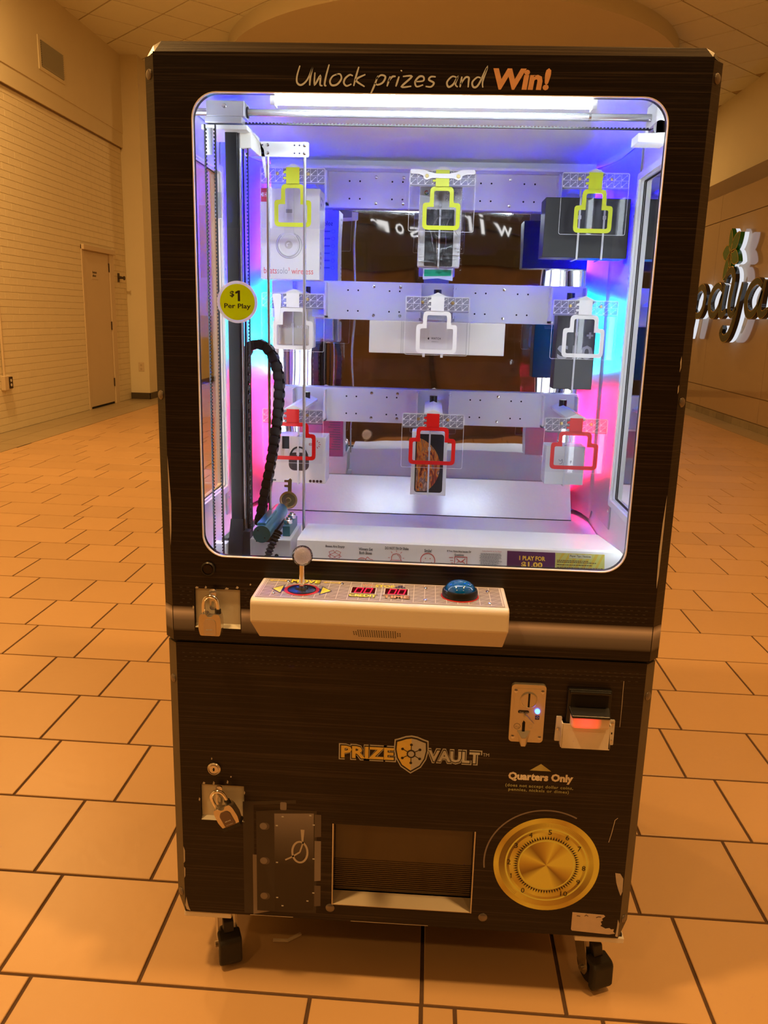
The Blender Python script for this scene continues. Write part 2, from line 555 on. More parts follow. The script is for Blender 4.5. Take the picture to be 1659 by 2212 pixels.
def text_into(mb, body, box, w, w1=None, **kw):       # fit the string into a box (u0, u1, v0, v1)
    me = text_mesh(body, **kw)
    xs = [v.co.x for v in me.vertices]; ys = [v.co.y for v in me.vertices]
    sx = (box[1] - box[0]) / (max(xs) - min(xs)); sy = (box[3] - box[2]) / (max(ys) - min(ys))
    if w1 is None:
        mt = Matrix(((sx, 0, 0, box[0] - min(xs) * sx), (0, sy, 0, box[2] - min(ys) * sy), (0, 0, 0, w), (0, 0, 0, 1)))
        mb.mesh(me, mt)
    return mb

def text(name, body, box, w, material, parent, fr=None, **kw):
    return text_into(MB(fr or front()), body, box, w, **kw).build(name, material, parent)

# ================================================================== the setting
XL, XR, YB, YF, ZC = -4.75, 4.395, -7.0, 17.0, 5.02
M['tile'] = mat_pieces('beige_floor_tile', (0.535, 0.340, 0.17), 0.36, 0.10, 2.2, 0.02, 0.35)
M['tile_border'] = mat_pieces('olive_border_tile', (0.36, 0.29, 0.18), 0.30, 0.10, 2.2, 0.02, 0.4)
M['grout'] = mat('dark_grout', (0.085, 0.045, 0.022), 0.85, vary=0.3, scale=60)
M['brick'] = mat_pieces('painted_brick', (0.80, 0.74, 0.55), 0.55, 0.02, 4.0, 0.06)
M['brick_joint'] = mat('painted_joint', (0.74, 0.68, 0.50), 0.7, vary=0.05)
M['plaster'] = mat('painted_plaster', (0.76, 0.71, 0.53), 0.7, vary=0.03, scale=3)
M['ceil_tile'] = mat_pieces('ceiling_tile', (0.84, 0.86, 0.74), 0.85, 0.03, 6.0, 0.15)
M['ceil_grid'] = mat('ceiling_grid', (0.52, 0.42, 0.28), 0.7)
M['drum'] = mat('round_soffit_paint', (0.68, 0.63, 0.48), 0.75, vary=0.02, scale=2)
M['door'] = mat('door_paint', (0.66, 0.56, 0.40), 0.5, vary=0.02, scale=4)
M['hinge'] = mat('dark_bronze', (0.06, 0.04, 0.02), 0.5, 0.5)
M['basebd'] = mat('dark_base', (0.07, 0.055, 0.035), 0.5)
M['panel_gloss'] = mat('glossy_beige_panel', (0.40, 0.30, 0.20), 0.07, spec=0.6, vary=0.04, scale=2)
M['soffit_dark'] = mat('brown_reveal', (0.22, 0.15, 0.08), 0.6, vary=0.05)
M['base_stone'] = mat_pieces('base_stone_tile', (0.26, 0.22, 0.15), 0.2, 0.35, 4.0, 0.0)

def structure(o, label, cat):
    return tag(o, label, cat, kind='structure')

floor = structure(MB().box(XL - 0.4, 5.2, YB - 0.3, YF + 0.2, -0.08, -0.004).build('floor', 'grout', base=(0, 4, -0.08)),
                  'mall floor of large beige tiles laid in staggered rows with dark joints', 'floor')

JOINTS = {-1: [-0.772, -0.178, 0.052, 0.121, 0.42], 0: [-0.543, 0.053, 0.349, 0.646], 1: [-0.923, 0.572, 0.869], 2: [-1.139, -0.840, 0.648],
          3: [-1.213, 0.867, 1.163], 4: [-1.448, -1.145, 0.945], 5: [-1.680, -1.378, -1.074, 1.016, 1.310], 6: [-1.44, 1.533],
          7: [-1.982, -1.676, 1.3065], 8: [-2.1345, -1.5275, 1.464], 9: [-2.29, -1.986, -1.681], 10: [-2.14, -1.834, 1.466, 1.76, 2.058],
          11: [-2.608, -2.299, -1.994, 1.617], 12: [-2.372, -2.066, 1.845, 2.14], 13: [-2.758, -2.458, 2.06], 14: [-2.996, -2.387, 1.852],
          15: [-3.213, -2.911, -2.295], 16: [-3.076, -2.77, 2.36]}
TX0, TX1 = -4.13, 4.08
def row_line(k, x):
    return -0.037 + 0.316 * k + 0.0003 * max(0, min(k, 20)) ** 2 + (-0.010 - 0.0012 * max(0, min(k, 16))) * x

tiles = []
P = 0.3035
for k in range(-21, 48):
    js = list(JOINTS.get(k, []))
    if not js:
        js = [random.uniform(-0.3, 0.3)]
    x = js[0]
    while x > TX0:
        x -= random.choice((P, 2 * P, 2 * P, P))
        js.insert(0, max(x, TX0))
    x = js[-1]
    while x < TX1:
        x += random.choice((P, 2 * P, 2 * P, P))
        js.append(min(x, TX1))
    full = [js[0]]
    for a, b in zip(js, js[1:]):
        n = round((b - a) / P)
        while n > 2:
            s = random.choice((1, 2))
            full.append(full[-1] + (b - a) / round((b - a) / P) * s)
            n -= s
        full.append(b)
    for a, b in zip(full, full[1:]):
        if b - a > 0.03:
            tiles.append((k, a, b))
g = 0.0042
def tile_mesh(mb, k, a, b):
    pts = []
    for x, kk, sy in ((a + g, k, g), (b - g, k, g), (b - g, k + 1, -g), (a + g, k + 1, -g)):
        pts.append((x, row_line(kk, x) + sy))
    c = 0.0015
    mid = (sum(p[0] for p in pts) / 4, sum(p[1] for p in pts) / 4)
    top = [(p[0] + (c if p[0] < mid[0] else -c), p[1] + (c if p[1] < mid[1] else -c), 0.0) for p in pts]
    vs = [(p[0], p[1], -0.006) for p in pts] + [(p[0], p[1], -0.0012) for p in pts] + top
    fs = [(8, 9, 10, 11)] + [(i, (i + 1) % 4, 4 + (i + 1) % 4, 4 + i) for i in range(4)] + [(4 + i, 4 + (i + 1) % 4, 8 + (i + 1) % 4, 8 + i) for i in range(4)]
    mb.add(vs, fs)
def view_area(pts):
    q = [pix(p) for p in pts]
    if any(a is None for a in q):
        return 0
    u = [min(max(a[0], 0), 1659) for a in q]; v = [min(max(a[1], 0), 2212) for a in q]
    return (max(u) - min(u)) * (max(v) - min(v))
def hidden_by_machine(c):
    q = pix(c)
    return q is not None and 375 < q[0] < 1430 and c[1] > 0.6 and 110 < q[1] < 2000
ranked = sorted(tiles, key=lambda t: -(0 if hidden_by_machine(((t[1] + t[2]) / 2, row_line(t[0], 0) + 0.16, 0)) else
                view_area([(t[1], row_line(t[0], t[1]), 0), (t[2], row_line(t[0], t[2]), 0), (t[1], row_line(t[0] + 1, t[1]), 0), (t[2], row_line(t[0] + 1, t[2]), 0)])))
for t in ranked[:285]:
    mb = MB(); tile_mesh(mb, *t); mb.build('floor_tile', 'tile', floor)
mb = MB()
for t in ranked[285:]:
    tile_mesh(mb, *t)
tag(mb.build('floor_tile_field', 'tile', floor), kind='stuff')

# border tiles along both walls
def border(x0, x1, cols, name):
    rest = MB()
    for c in range(cols):
        a = x0 + (x1 - x0) * c / cols; b = x0 + (x1 - x0) * (c + 1) / cols
        y = YB + 0.31 * (c % 2)
        while y < YF:
            q = pix(((a + b) / 2, y + 0.3, 0))
            seen = q and 0 < q[0] < 340 and q[1] < 1100 or q and 1440 < q[0] < 1659 and q[1] < 1100
            mb = MB() if seen else rest
            mb.box(a + 0.003, b - 0.003, y + 0.003, y + 0.607, -0.006, 0.0005)
            if seen:
                mb.build('border_tile', 'tile_border', floor)
            y += 0.61
    tag(rest.build('border_tile_field', 'tile_border', floor), kind='stuff')
border(XL, TX0, 2, 'left')
border(TX1, XR, 1, 'right')

# ---- left wall: painted brick below, plaster bulkhead above
wl = structure(MB().box(XL - 0.25, XL - 0.006, YB, 11.53, 0, ZC + 0.1).build('wall_left', 'brick_joint', base=(XL, 2, 0)),
               'long pale painted brick wall on the left of the corridor', 'wall')
LW = frame((XL, 0, 0), (0, 1, 0), (0, 0, 1), (1, 0, 0))
CH = 0.0812
DY0, DY1, DZ1 = 9.92, 10.80, 2.155
bl = []
for c in range(46):
    z0, z1 = c * CH + 0.0015, (c + 1) * CH - 0.0015
    y = 5.0 + (0.1525 if c % 2 else 0)
    while y < 11.5:
        a, b = y + 0.0008, min(y + 0.3042, 11.5)
        if z0 < 2.23 and b > DY0 - 0.06 and a < DY1 + 0.17:
            if a < DY0 - 0.06 < b: b = DY0 - 0.062
            elif a < DY1 + 0.17 < b: a = DY1 + 0.172
            else: a = b
        if b - a > 0.02:
            bl.append((a, b, z0, z1))
        y += 0.305
bl.sort(key=lambda q: -view_area([(XL, q[0], q[2]), (XL, q[1], q[2]), (XL, q[0], q[3]), (XL, q[1], q[3])]))
def brick_mesh(mb, a, b, z0, z1):
    e = 0.0015
    lo = [(a, z0), (b, z0), (b, z1), (a, z1)]; hi = [(a + e, z0 + e), (b - e, z0 + e), (b - e, z1 - e), (a + e, z1 - e)]
    mb.add([(*p, -0.0065) for p in lo] + [(*p, 0.0) for p in hi], [(4, 5, 6, 7)] + [(i, (i + 1) % 4, 4 + (i + 1) % 4, 4 + i) for i in range(4)])
for q in bl[:300]:
    mb = MB(LW); brick_mesh(mb, *q); mb.build('brick', 'brick', wl)
mb = MB(LW)
for q in bl[300:]:
    brick_mesh(mb, *q)
tag(mb.build('brick_field', 'brick', wl), kind='stuff')
MB(LW).box(YB, 11.53, 3.745, ZC + 0.02, -0.01, 0.035).build('bulkhead', 'plaster', wl)
MB(LW).box(YB, 11.53, 3.945, ZC + 0.02, 0.035, 0.045).build('upper_bulkhead', 'plaster', wl)
MB(LW).box(YB, 11.53, 3.727, 3.745, -0.01, 0.012).build('painted_shadow', 'soffit_dark', wl)  # dark brown strip painted in for the shadow line under the bulkhead

# ---- door in the left wall
door = structure(thing('door_1', (XL, (DY0 + DY1) / 2, 0), 'pale painted steel door with three dark hinges in the brick wall', 'door'),
                 'pale painted steel door with three dark hinges in the brick wall', 'door')
MB(LW).box(DY0 - 0.06, DY1 + 0.17, 0, 2.23, -0.02, -0.004).build('recess', 'door', door)
MB(LW).box(DY0, DY1, 0.03, DZ1, -0.006, 0.004).build('leaf', 'door', door, bevel=0.002)
MB(LW).box(DY0, DY1, 0.0, 0.028, -0.006, -0.001).build('threshold_gap', 'darkhole', door)
f1 = MB(LW).box(DY0 - 0.06, DY0, 0, 2.23, -0.01, 0.012)
f1.build('jamb', 'door', door, bevel=0.003)
MB(LW).box(DY1 + 0.02, DY1 + 0.17, 0, 2.23, -0.01, 0.02).build('jamb', 'door', door, bevel=0.003)
MB(LW).box(DY0 - 0.06, DY1 + 0.20, 2.165, 2.235, -0.01, 0.045).build('header', 'door', door, bevel=0.006)
for z in (0.32, 1.149, 1.978):
    MB(LW).box(DY1 - 0.005, DY1 + 0.03, z - 0.06, z + 0.06, 0.0, 0.014).build('hinge', 'hinge', door, bevel=0.003)
sg = MB(LW).box(10.17, 10.40, 1.79, 1.91, 0.004, 0.007).build('notice', 'door', door)
nb = MB(LW)
for z, n, hh in ((1.868, 9, 0.036), (1.822, 7, 0.036)):
    y = 10.20
    for i in range(n):
        wd = random.uniform(0.010, 0.018)
        nb.rect(y, y + wd, z, z + hh * random.uniform(0.6, 1.0), 0.0075); y += wd + 0.004
nb.build('print_rows', 'hinge', sg)

# small things on the left wall
t = thing('wall_vent', (XL, 9.21, 4.14), 'square slatted air vent high on the left wall', 'vent')
MB(LW).box(8.86, 9.56, 4.11, 4.48, 0.04, 0.056).build('vent_frame', 'plaster', t, bevel=0.004)
M['vent_grey'] = mat('vent_grey', (0.40, 0.42, 0.36), 0.5)
MB(LW).rect(8.92, 9.52, 4.15, 4.44, 0.0565).build('vent_backing', 'basebd', t)
for i in range(12):
    z = 4.155 + i * 0.0238
    MB(LW).quad((8.92, z, 0.057), (9.52, z, 0.057), (9.52, z + 0.019, 0.068), (8.92, z + 0.019, 0.068)).build('vent_slat', 'vent_grey', t)

t = thing('wall_outlet', (XL, 7.60, 0.44), 'surface socket box with brown plate low on the brick wall', 'outlet')
MB(LW).box(7.50, 7.66, 0.47, 0.63, 0.0, 0.05).build('outlet_box', 'door', t, bevel=0.006)
pl = MB(LW).box(7.585, 7.665, 0.485, 0.615, 0.05, 0.056).build('outlet_plate', 'hinge', t, bevel=0.002)
for z in (0.525, 0.575):
    MB(LW).disc(7.625, z, 0.017, 0.056, 0.058, 20).build('socket_face', 'cream', pl)
MB(LW).cyl((7.545, 0.63, 0.022), (7.545, 1.45, 0.022), 0.014).build('conduit', 'door', t, smooth=True)

t = thing('wall_hook', (XL, 11.18, 1.80), 'small dark metal door holder bracket beside the door', 'bracket')
MB(LW).box(11.15, 11.21, 1.79, 1.92, 0.0, 0.012).build('back_plate', 'hinge', t, bevel=0.003)
MB(LW).cyl((11.18, 1.86, 0.01), (11.18, 1.85, 0.09), 0.022, 0.016).build('holder_arm', 'hinge', t, smooth=True)
MB(LW).cyl((11.18, 1.85, 0.085), (11.18, 1.85, 0.10), 0.03).build('holder_cap', 'hinge', t, smooth=True)

# ---- wall end piece beyond the door
we = structure(MB().box(XL - 0.25, -4.45, 11.53, YF, 0, ZC + 0.1).build('wall_end', 'plaster', base=(-4.6, 14, 0)), 'plain pier where the left wall steps forward', 'wall')
structure(MB().box(XL, -4.44, 11.515, 11.53, 0, 0.10).build('baseboard_left', 'basebd'), 'dark skirting at the foot of the wall pier', 'baseboard')
structure(MB().box(-4.45, -4.435, 11.515, YF, 0, 0.10).build('baseboard_end', 'basebd'), 'dark skirting running back along the pier', 'baseboard')
t = thing('pier_outlet', (-4.58, 11.53, 0.46), 'pale socket plate on the wall pier beyond the door', 'outlet')
MB(front(11.53)).box(-4.62, -4.53, 0.44, 0.58, 0, 0.008).build('outlet_plate', 'door', t, bevel=0.003)
for z in (0.475, 0.535):
    MB(front(11.53)).disc(-4.575, z, 0.016, 0.008, 0.010, 16).build('socket_face', 'ceil_grid', t)

# ---- right wall: glossy shop-front panels, stone base, dark reveal, upper bulkhead
wr = structure(MB().box(XR + 0.012, XR + 0.8, YB, YF, 0, 3.33).build('wall_right', 'soffit_dark', base=(XR, 5, 0)),
               'glossy beige panelled shop front wall on the right', 'wall')
RW = frame((XR, 0, 0), (0, -1, 0), (0, 0, 1), (-1, 0, 0))
for z0, z1 in ((0.108, 0.443), (0.443, 2.94), (2.94, 3.33)):
    y = YF
    while y > YB:
        y1 = max(y - 2.42, YB)
        MB(RW).box(-y + 0.004, -y1 - 0.004, z0 + 0.006, z1 - 0.006, -0.013, 0.0).build('wall_panel', 'panel_gloss', wr)
        y -= 2.42
y = 16.6
while y > 8.2:
    MB(RW).box(-y + 0.003, -y + 0.327, 0.0, 0.104, -0.012, 0.004).build('base_tile', 'base_stone', wr)
    y -= 0.33
rest = MB(RW).box(-8.25, -YB, 0.0, 0.104, -0.012, 0.004).build('base_course', 'base_stone', wr)
structure(MB().box(XR + 0.04, XR + 0.8, YB, YF, 3.33, 3.57).build('trim_1', 'soffit_dark'), 'brown recessed band above the shop front panels', 'trim')
structure(MB().box(4.79, 5.2, YB, YF, 3.57, ZC + 0.1).build('wall_right_upper', 'plaster'), 'plain upper bulkhead over the shop front', 'wall')

# ---- far wall and the shop facade behind the viewer
structure(MB().box(XL - 0.25, 5.2, YF, YF + 0.2, 0, ZC + 0.1).build('wall_far', 'plaster'), 'plain wall closing the far end of the corridor', 'wall')
M['facade'] = mat('dark_shop_facade', (0.012, 0.010, 0.010), 0.4, vary=0.1)
wb = structure(MB().box(XL - 0.25, 5.2, YB - 0.25, YB, 0, ZC + 0.1).build('wall_back', 'facade', base=(0, YB, 0)), 'dark shop facade across the corridor', 'wall')
BW = frame((0, YB, 0), (-1, 0, 0), (0, 0, 1), (0, 1, 0))
M['sign_white'] = mat_emit('lit_white_letters', (1.0, 0.97, 0.92), 1.1)
t = thing('shop_sign', (0, YB, 2.35), 'lit white shop name on the dark facade, seen reversed in the mirror', 'sign')
xx = -0.90
for ch, wd, hh in (('w', 0.25, 0.12), ('i', 0.05, 0.17), ('n', 0.14, 0.12), ('d', 0.15, 0.19), ('s', 0.12, 0.12), ('o', 0.16, 0.12), ('r', 0.11, 0.12)):
    text('sign_letter', ch, (xx, xx + wd, 2.31, 2.31 + hh), 0.05, 'sign_white', t, fr=BW)
    xx += wd + 0.105
MB(BW).box(-1.0, 0.85, 2.36, 2.38, 0.0, 0.045).build('sign_rail', 'facade', t)
M['backdrop'] = mat('mirror_backdrop_brown', (0.085, 0.052, 0.030), 0.35, vary=0.9, scale=2.5)
dn_ = structure(thing('mirror_backdrop', (0, YB, 0), 'wide brown shop entrance in the dark facade', 'door'), 'wide brown shop entrance in the dark facade', 'door')  # brown backdrop added behind the camera to tint the mirror's reflection
MB(BW).box(-1.5, 1.5, 0.0, 1.95, 0.0, 0.02).build('backdrop_panel', 'backdrop', dn_)
for c in (-1.5, 0.0, 1.5):
    MB(BW).box(c - 0.05, c + 0.05, 0.0, 2.0, 0.0, 0.08).build('backdrop_post', 'facade', dn_)
MB(BW).box(-1.55, 1.55, 1.95, 2.05, 0.0, 0.08).build('backdrop_header', 'facade', dn_)
# display windows of that shop, warm inside
M['shop_warm'] = mat('shop_interior_paint', (0.55, 0.38, 0.22), 0.6, vary=0.5, scale=1.5)
for i, (a, b) in enumerate(((-4.2, -1.7), (1.7, 4.0))):
    wn = structure(thing('window_%d' % (i + 1), (-(a + b) / 2, YB, 0.4), 'wide shop window in the dark facade', 'window'), 'wide shop window in the dark facade', 'window')
    MB(BW).box(a, b, 0.4, 2.2, 0.0, 0.012).build('window_backing', 'shop_warm', wn)
    for c in (a, (a + b) / 2, b):
        MB(BW).box(c - 0.03, c + 0.03, 0.4, 2.2, 0.0, 0.04).build('mullion', 'facade', wn)
    MB(BW).rect(a, b, 0.4, 2.2, 0.03).build('pane', 'side_glass', wn)

# ---- ceiling: square tiles laid on the diagonal, round dropped soffit
ce = structure(MB().box(XL - 0.25, 5.2, YB - 0.3, YF + 0.2, 5.028, 5.12).build('ceiling', 'ceil_grid', base=(0, 4, 5.028)), 'suspended ceiling of square tiles laid diagonally', 'ceiling')
PU, PV = 0.675, 0.69
DCX, DCY, DR = 0.122, 11.70, 3.17
rest = MB()
s2 = math.sqrt(0.5)
for i in range(-18, 34):
    for j in range(-18, 34):
        u0 = 4.49 + PU * (i - 6); v0 = 10.15 + PV * (j - 15)
        cu_, cv_ = u0 + PU / 2, v0 + PV / 2
        cx, cy = (cu_ - cv_) * s2, (cu_ + cv_) * s2
        if not (XL - 0.45 < cx < 5.1 and YB - 0.2 < cy < YF):
            continue
        if (cx - DCX) ** 2 + (cy - DCY) ** 2 < (DR - 0.55) ** 2:
            continue
        e = 0.011
        q = pix((cx, cy, ZC))
        seen = q and -40 < q[0] < 1700 and -40 < q[1] < 330 and not (340 < q[0] < 1550 and q[1] > 120)
        mb = MB() if seen else rest
        cs = [((a - b) * s2, (a + b) * s2) for a, b in ((u0 + e, v0 + e), (u0 + PU - e, v0 + e), (u0 + PU - e, v0 + PV - e), (u0 + e, v0 + PV - e))]
        mb.extrude_xy(cs, ZC, ZC + 0.009)
        if seen:
            mb.build('ceiling_tile', 'ceil_tile', ce)
tag(rest.build('ceiling_tile_field', 'ceil_tile', ce), kind='stuff')
drum = MB()
N = 96
ring = [(DCX + DR * math.cos(2 * PI * i / N), DCY + DR * math.sin(2 * PI * i / N)) for i in range(N)]
drum.extrude_xy(ring, 4.83, 5.03)
structure(drum.build('ceiling_soffit', 'drum', smooth=True), 'large round plaster soffit dropped below the tiled ceiling', 'ceiling')

# ---- shop sign with script letters on the right wall
M['sign_black'] = mat('sign_black_gloss', (0.012, 0.012, 0.012), 0.08, spec=0.7)
M['sign_face'] = mat('sign_mirror_face', (0.05, 0.065, 0.035), 0.08, 0.9)
M['sign_glow'] = mat_emit('sign_white_light', (0.92, 0.93, 1.0), 0.8)
M['leaf_green'] = mat('sign_leaf_green', (0.02, 0.16, 0.02), 0.25)
M['gold_edge'] = mat('sign_gold_edge', (0.55, 0.40, 0.12), 0.3, 0.8)
SG = thing('script_shop_sign', (XR, 11.4, 1.2), 'backlit black script letters with a green leaf on the glossy wall', 'sign')
A_L = [[(0.40, 0.36), (0.28, 0.43), (0.13, 0.36), (0.05, 0.20), (0.10, 0.04), (0.22, 0.0), (0.34, 0.10), (0.42, 0.30)], [(0.46, 0.43), (0.41, 0.20), (0.40, 0.05), (0.47, 0.0), (0.58, 0.06)]]
P_L = [[(0.16, 0.42), (0.10, 0.10), (0.04, -0.20), (0.0, -0.36)], [(0.12, 0.22), (0.22, 0.38), (0.36, 0.43), (0.47, 0.33), (0.46, 0.14), (0.36, 0.01), (0.22, 0.0), (0.11, 0.08)]]
Y_L = [[(0.04, 0.46), (0.08, 0.57), (0.20, 0.62), (0.28, 0.50), (0.24, 0.25), (0.24, 0.08), (0.33, 0.0), (0.44, 0.10)], [(0.54, 0.43), (0.47, 0.15), (0.40, -0.10), (0.30, -0.28), (0.17, -0.33), (0.08, -0.25), (0.13, -0.17)]]
def script_letter(name, strokes, u0, z0, sc=1.0):
    root = None
    for wd, w0, w1, mt, nm in ((0.095, 0.045, 0.105, 'sign_glow', 'light_return'), (0.112, 0.105, 0.165, 'sign_black', name), (0.108, 0.165, 0.168, 'gold_edge', 'face_edge'), (0.088, 0.168, 0.171, 'sign_face', 'mirror_face')):
        mb = MB(RW)
        for st in strokes:
            pts = smooth_pts([(u0 + p[0] * 1.45, z0 + p[1] * sc) for p in st], 5)
            mb.stroke(pts, (lambda t, wd=wd: wd * (0.62 + 0.5 * math.sin(PI * min(1, max(0, t))))), w0, w1)
        if nm == 'light_return':
            glow = mb
            continue
        o = mb.build(nm, mt, SG if nm == name else root)
        if nm == name:
            root = o
            glow.build('light_return', 'sign_glow', root)
for ltr, L, y0 in (('p', P_L, 14.45), ('a', A_L, 13.60), ('p', P_L, 12.66), ('a', A_L, 11.80), ('y', Y_L, 11.20), ('a', A_L, 10.30)):
    script_letter('script_letter', L, -y0, 1.53)
lf = MB(RW); glow = MB(RW); edge = MB(RW)
lc = (-11.05, 2.40)
for ang, ln, wd in ((100, 0.34, 0.15), (48, 0.34, 0.17), (-28, 0.30, 0.15), (-82, 0.22, 0.12), (-112, 0.40, 0.16), (178, 0.24, 0.16)):
    a = math.radians(ang); d = Vector((1.35 * math.cos(a), math.sin(a))); nrm = Vector((-d.y, d.x))
    pts = []
    for t in range(13):
        s = t / 12; pts.append(Vector(lc) + d * (ln * s) + nrm * (wd / 2 * math.sin(PI * s) ** 0.8))
    for t in range(11, 0, -1):
        s = t / 12; pts.append(Vector(lc) + d * (ln * s) - nrm * (wd / 2 * math.sin(PI * s) ** 0.8))
    lf.poly([tuple(p) for p in pts], 0.105, 0.168)
    glow.poly([tuple(p) for p in pts], 0.045, 0.105)
    edge.stroke([tuple(p) for p in pts], 0.014, 0.1685, closed=True)
lo = lf.build('leaf', 'leaf_green', SG)
glow.build('light_return', 'sign_glow', lo)
edge.build('leaf_edge', 'gold_edge', lo)

# ================================================================== the prize machine
K = thing('prize_machine', (0, 0.43, 0), 'tall dark wood-grain key prize machine with a brightly lit glass window', 'arcade machine')
UF, LF = front(0.0), front(0.003)
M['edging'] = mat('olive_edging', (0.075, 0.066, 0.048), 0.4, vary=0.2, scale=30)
ZT = 1.786
WIN = (-0.388, 0.388, 0.932, 1.7265)

# ---- upper shell
plate('upper_door', UF, [[(-0.45, 0.763), (0.45, 0.763), (0.45, ZT), (-0.45, ZT)], rrect(*WIN, 0.042, 10),
      [(-0.407, 0.790), (-0.320, 0.790), (-0.320, 0.868), (-0.407, 0.868)]], -0.018, 0.0, 'laminate', K)
plate('inner_door_liner', UF, [[(-0.449, 0.80), (0.449, 0.80), (0.449, 1.75), (-0.449, 1.75)], rrect(-0.392, 0.392, 0.928, 1.7305, 0.044, 10),
      [(-0.410, 0.780), (-0.318, 0.780), (-0.318, 0.872), (-0.410, 0.872)]], -0.024, -0.0185, 'white', K)
plate('window_trim', UF, [rrect(-0.3885, 0.3885, 0.9315, 1.727, 0.042, 10), rrect(-0.3872, 0.3872, 0.9328, 1.7257, 0.041, 10)], -0.006, 0.0012, 'white_plastic', K)
MB(UF).rect(-0.39, 0.39, 0.93, 1.729, -0.012).build('front_glass', 'glass', K)
for s in (-1, 1):
    MB().extrude_xy([(s * 0.45, 0), (s * 0.47, 0.02), (s * 0.47, 0.06), (s * 0.45, 0.06)], 0.763, ZT - 0.004).build('upper_corner_strip', 'laminate', K)
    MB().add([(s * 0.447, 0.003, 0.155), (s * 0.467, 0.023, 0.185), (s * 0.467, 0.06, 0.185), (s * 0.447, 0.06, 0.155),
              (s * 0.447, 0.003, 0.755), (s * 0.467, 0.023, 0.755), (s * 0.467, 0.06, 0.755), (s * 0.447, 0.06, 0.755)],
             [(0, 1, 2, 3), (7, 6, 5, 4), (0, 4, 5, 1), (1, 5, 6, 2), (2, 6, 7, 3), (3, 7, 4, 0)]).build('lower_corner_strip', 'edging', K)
    SW = frame((s * 0.47, 0, 0), (0, 1, 0), (0, 0, 1), (s, 0, 0))
    hole = rrect(0.085, 0.425, 0.98, 1.668, 0.006, 3)
    plate('upper_side_panel', SW, [[(0.06, 0.763), (0.86, 0.763), (0.86, ZT), (0.06, ZT)], rrect(0.078, 0.432, 0.973, 1.675, 0.006, 3)], -0.008, 0.0, 'laminate', K)
    plate('side_liner', SW, [[(0.024, 0.83), (0.80, 0.83), (0.80, 1.75), (0.024, 1.75)], hole], -0.018, -0.0085, 'white', K)
    plate('window_reveal', SW, [rrect(0.0785, 0.4315, 0.9735, 1.6745, 0.006, 3), hole], -0.0082, -0.0005, 'white', K)
    plate('side_window_frame', SW, [rrect(0.068, 0.442, 0.962, 1.684, 0.004, 3), rrect(0.082, 0.428, 0.977, 1.671, 0.004, 3)], -0.024, -0.0185, 'white_plastic', K, bevel=0.0015)
    plate('window_seal', SW, [rrect(0.0845, 0.4255, 0.9795, 1.6685, 0.004, 3), rrect(0.0862, 0.4238, 0.9812, 1.6668, 0.004, 3)], -0.013, -0.0105, 'rubber', K)
    MB(SW).rect(0.084, 0.426, 0.979, 1.669, -0.010).build('side_glass', 'side_glass', K)
    MB().box(min(s * 0.457, s * 0.467), max(s * 0.457, s * 0.467), 0.06, 0.86, 0.158, 0.757).build('lower_side_panel', 'laminate_low', K)
MB().box(-0.47, 0.47, 0.86, 0.868, 0.158, ZT).build('back_panel', 'laminate', K)
MB().box(-0.46, 0.46, 0.055, 0.86, 1.778, ZT).build('top_panel', 'laminate', K)
MB().add([(-0.447, 0.0, ZT), (0.447, 0.0, ZT), (0.468, 0.022, ZT - 0.004), (0.458, 0.03, 1.800), (0.44, 0.016, 1.803), (-0.44, 0.016, 1.806), (-0.458, 0.03, 1.803), (-0.468, 0.022, ZT - 0.004), (-0.45, 0.08, 1.790), (0.45, 0.08, 1.790)],
         [(0, 1, 4, 5), (1, 2, 3, 4), (0, 5, 6, 7), (5, 4, 3, 9, 8, 6), (7, 6, 8), (2, 9, 3), (0, 7, 8, 9, 2, 1)]).build('roof_trim', 'laminate', K)
MB().box(-0.38, -0.34, 0.10, 0.14, 1.79, 1.822).build('roof_bracket', 'black', K)
MB().box(-0.455, 0.455, 0.06, 0.86, 0.752, 0.766).build('deck', 'black', K)
MB().box(-0.448, 0.448, 0.007, 0.06, 0.7565, 0.7635).build('seam_strip', 'rubber', K)

# ---- lower shell
OP = (-0.140, 0.147, 0.193, 0.382)
plate('lower_door', LF, [[(-0.447, 0.155), (0.447, 0.155), (0.447, 0.757), (-0.447, 0.757)],
      [(OP[0], OP[2]), (OP[1], OP[2]), (OP[1], OP[3]), (OP[0], OP[3])],
      [(-0.407, 0.374), (-0.319, 0.374), (-0.319, 0.454), (-0.407, 0.454)]], -0.018, 0.0, 'laminate_low', K)
MB().box(-0.455, 0.455, 0.03, 0.86, 0.155, 0.163).build('bottom_panel', 'black', K)

# prize opening: metal sides, sill, ribbed flap
MB(LF).box(OP[0], OP[0] + 0.0022, OP[2], OP[3], -0.05, 0.001).build('opening_side', 'steel', K)
MB(LF).box(OP[1] - 0.0022, OP[1], OP[2], OP[3], -0.05, 0.001).build('opening_side', 'steel', K)
MB(LF).box(OP[0] + 0.002, OP[1] - 0.002, OP[3] - 0.002, OP[3], -0.05, -0.001).build('opening_top', 'black', K)
MB(LF).add([(OP[0] + 0.002, 0.1935, 0.001), (OP[1] - 0.002, 0.1935, 0.001), (OP[1] - 0.002, 0.1945, -0.030), (OP[0] + 0.002, 0.1945, -0.030),
            (OP[0] + 0.002, 0.195, 0.001), (OP[1] - 0.002, 0.195, 0.001), (OP[1] - 0.002, 0.206, -0.028), (OP[0] + 0.002, 0.206, -0.028)],
           [(0, 1, 2, 3), (4, 7, 6, 5), (0, 4, 5, 1), (1, 5, 6, 2), (2, 6, 7, 3), (3, 7, 4, 0)]).build('opening_sill', mat('pale_sill_metal', (0.56, 0.50, 0.40), 0.35, 0.25, vary=0.06), K)
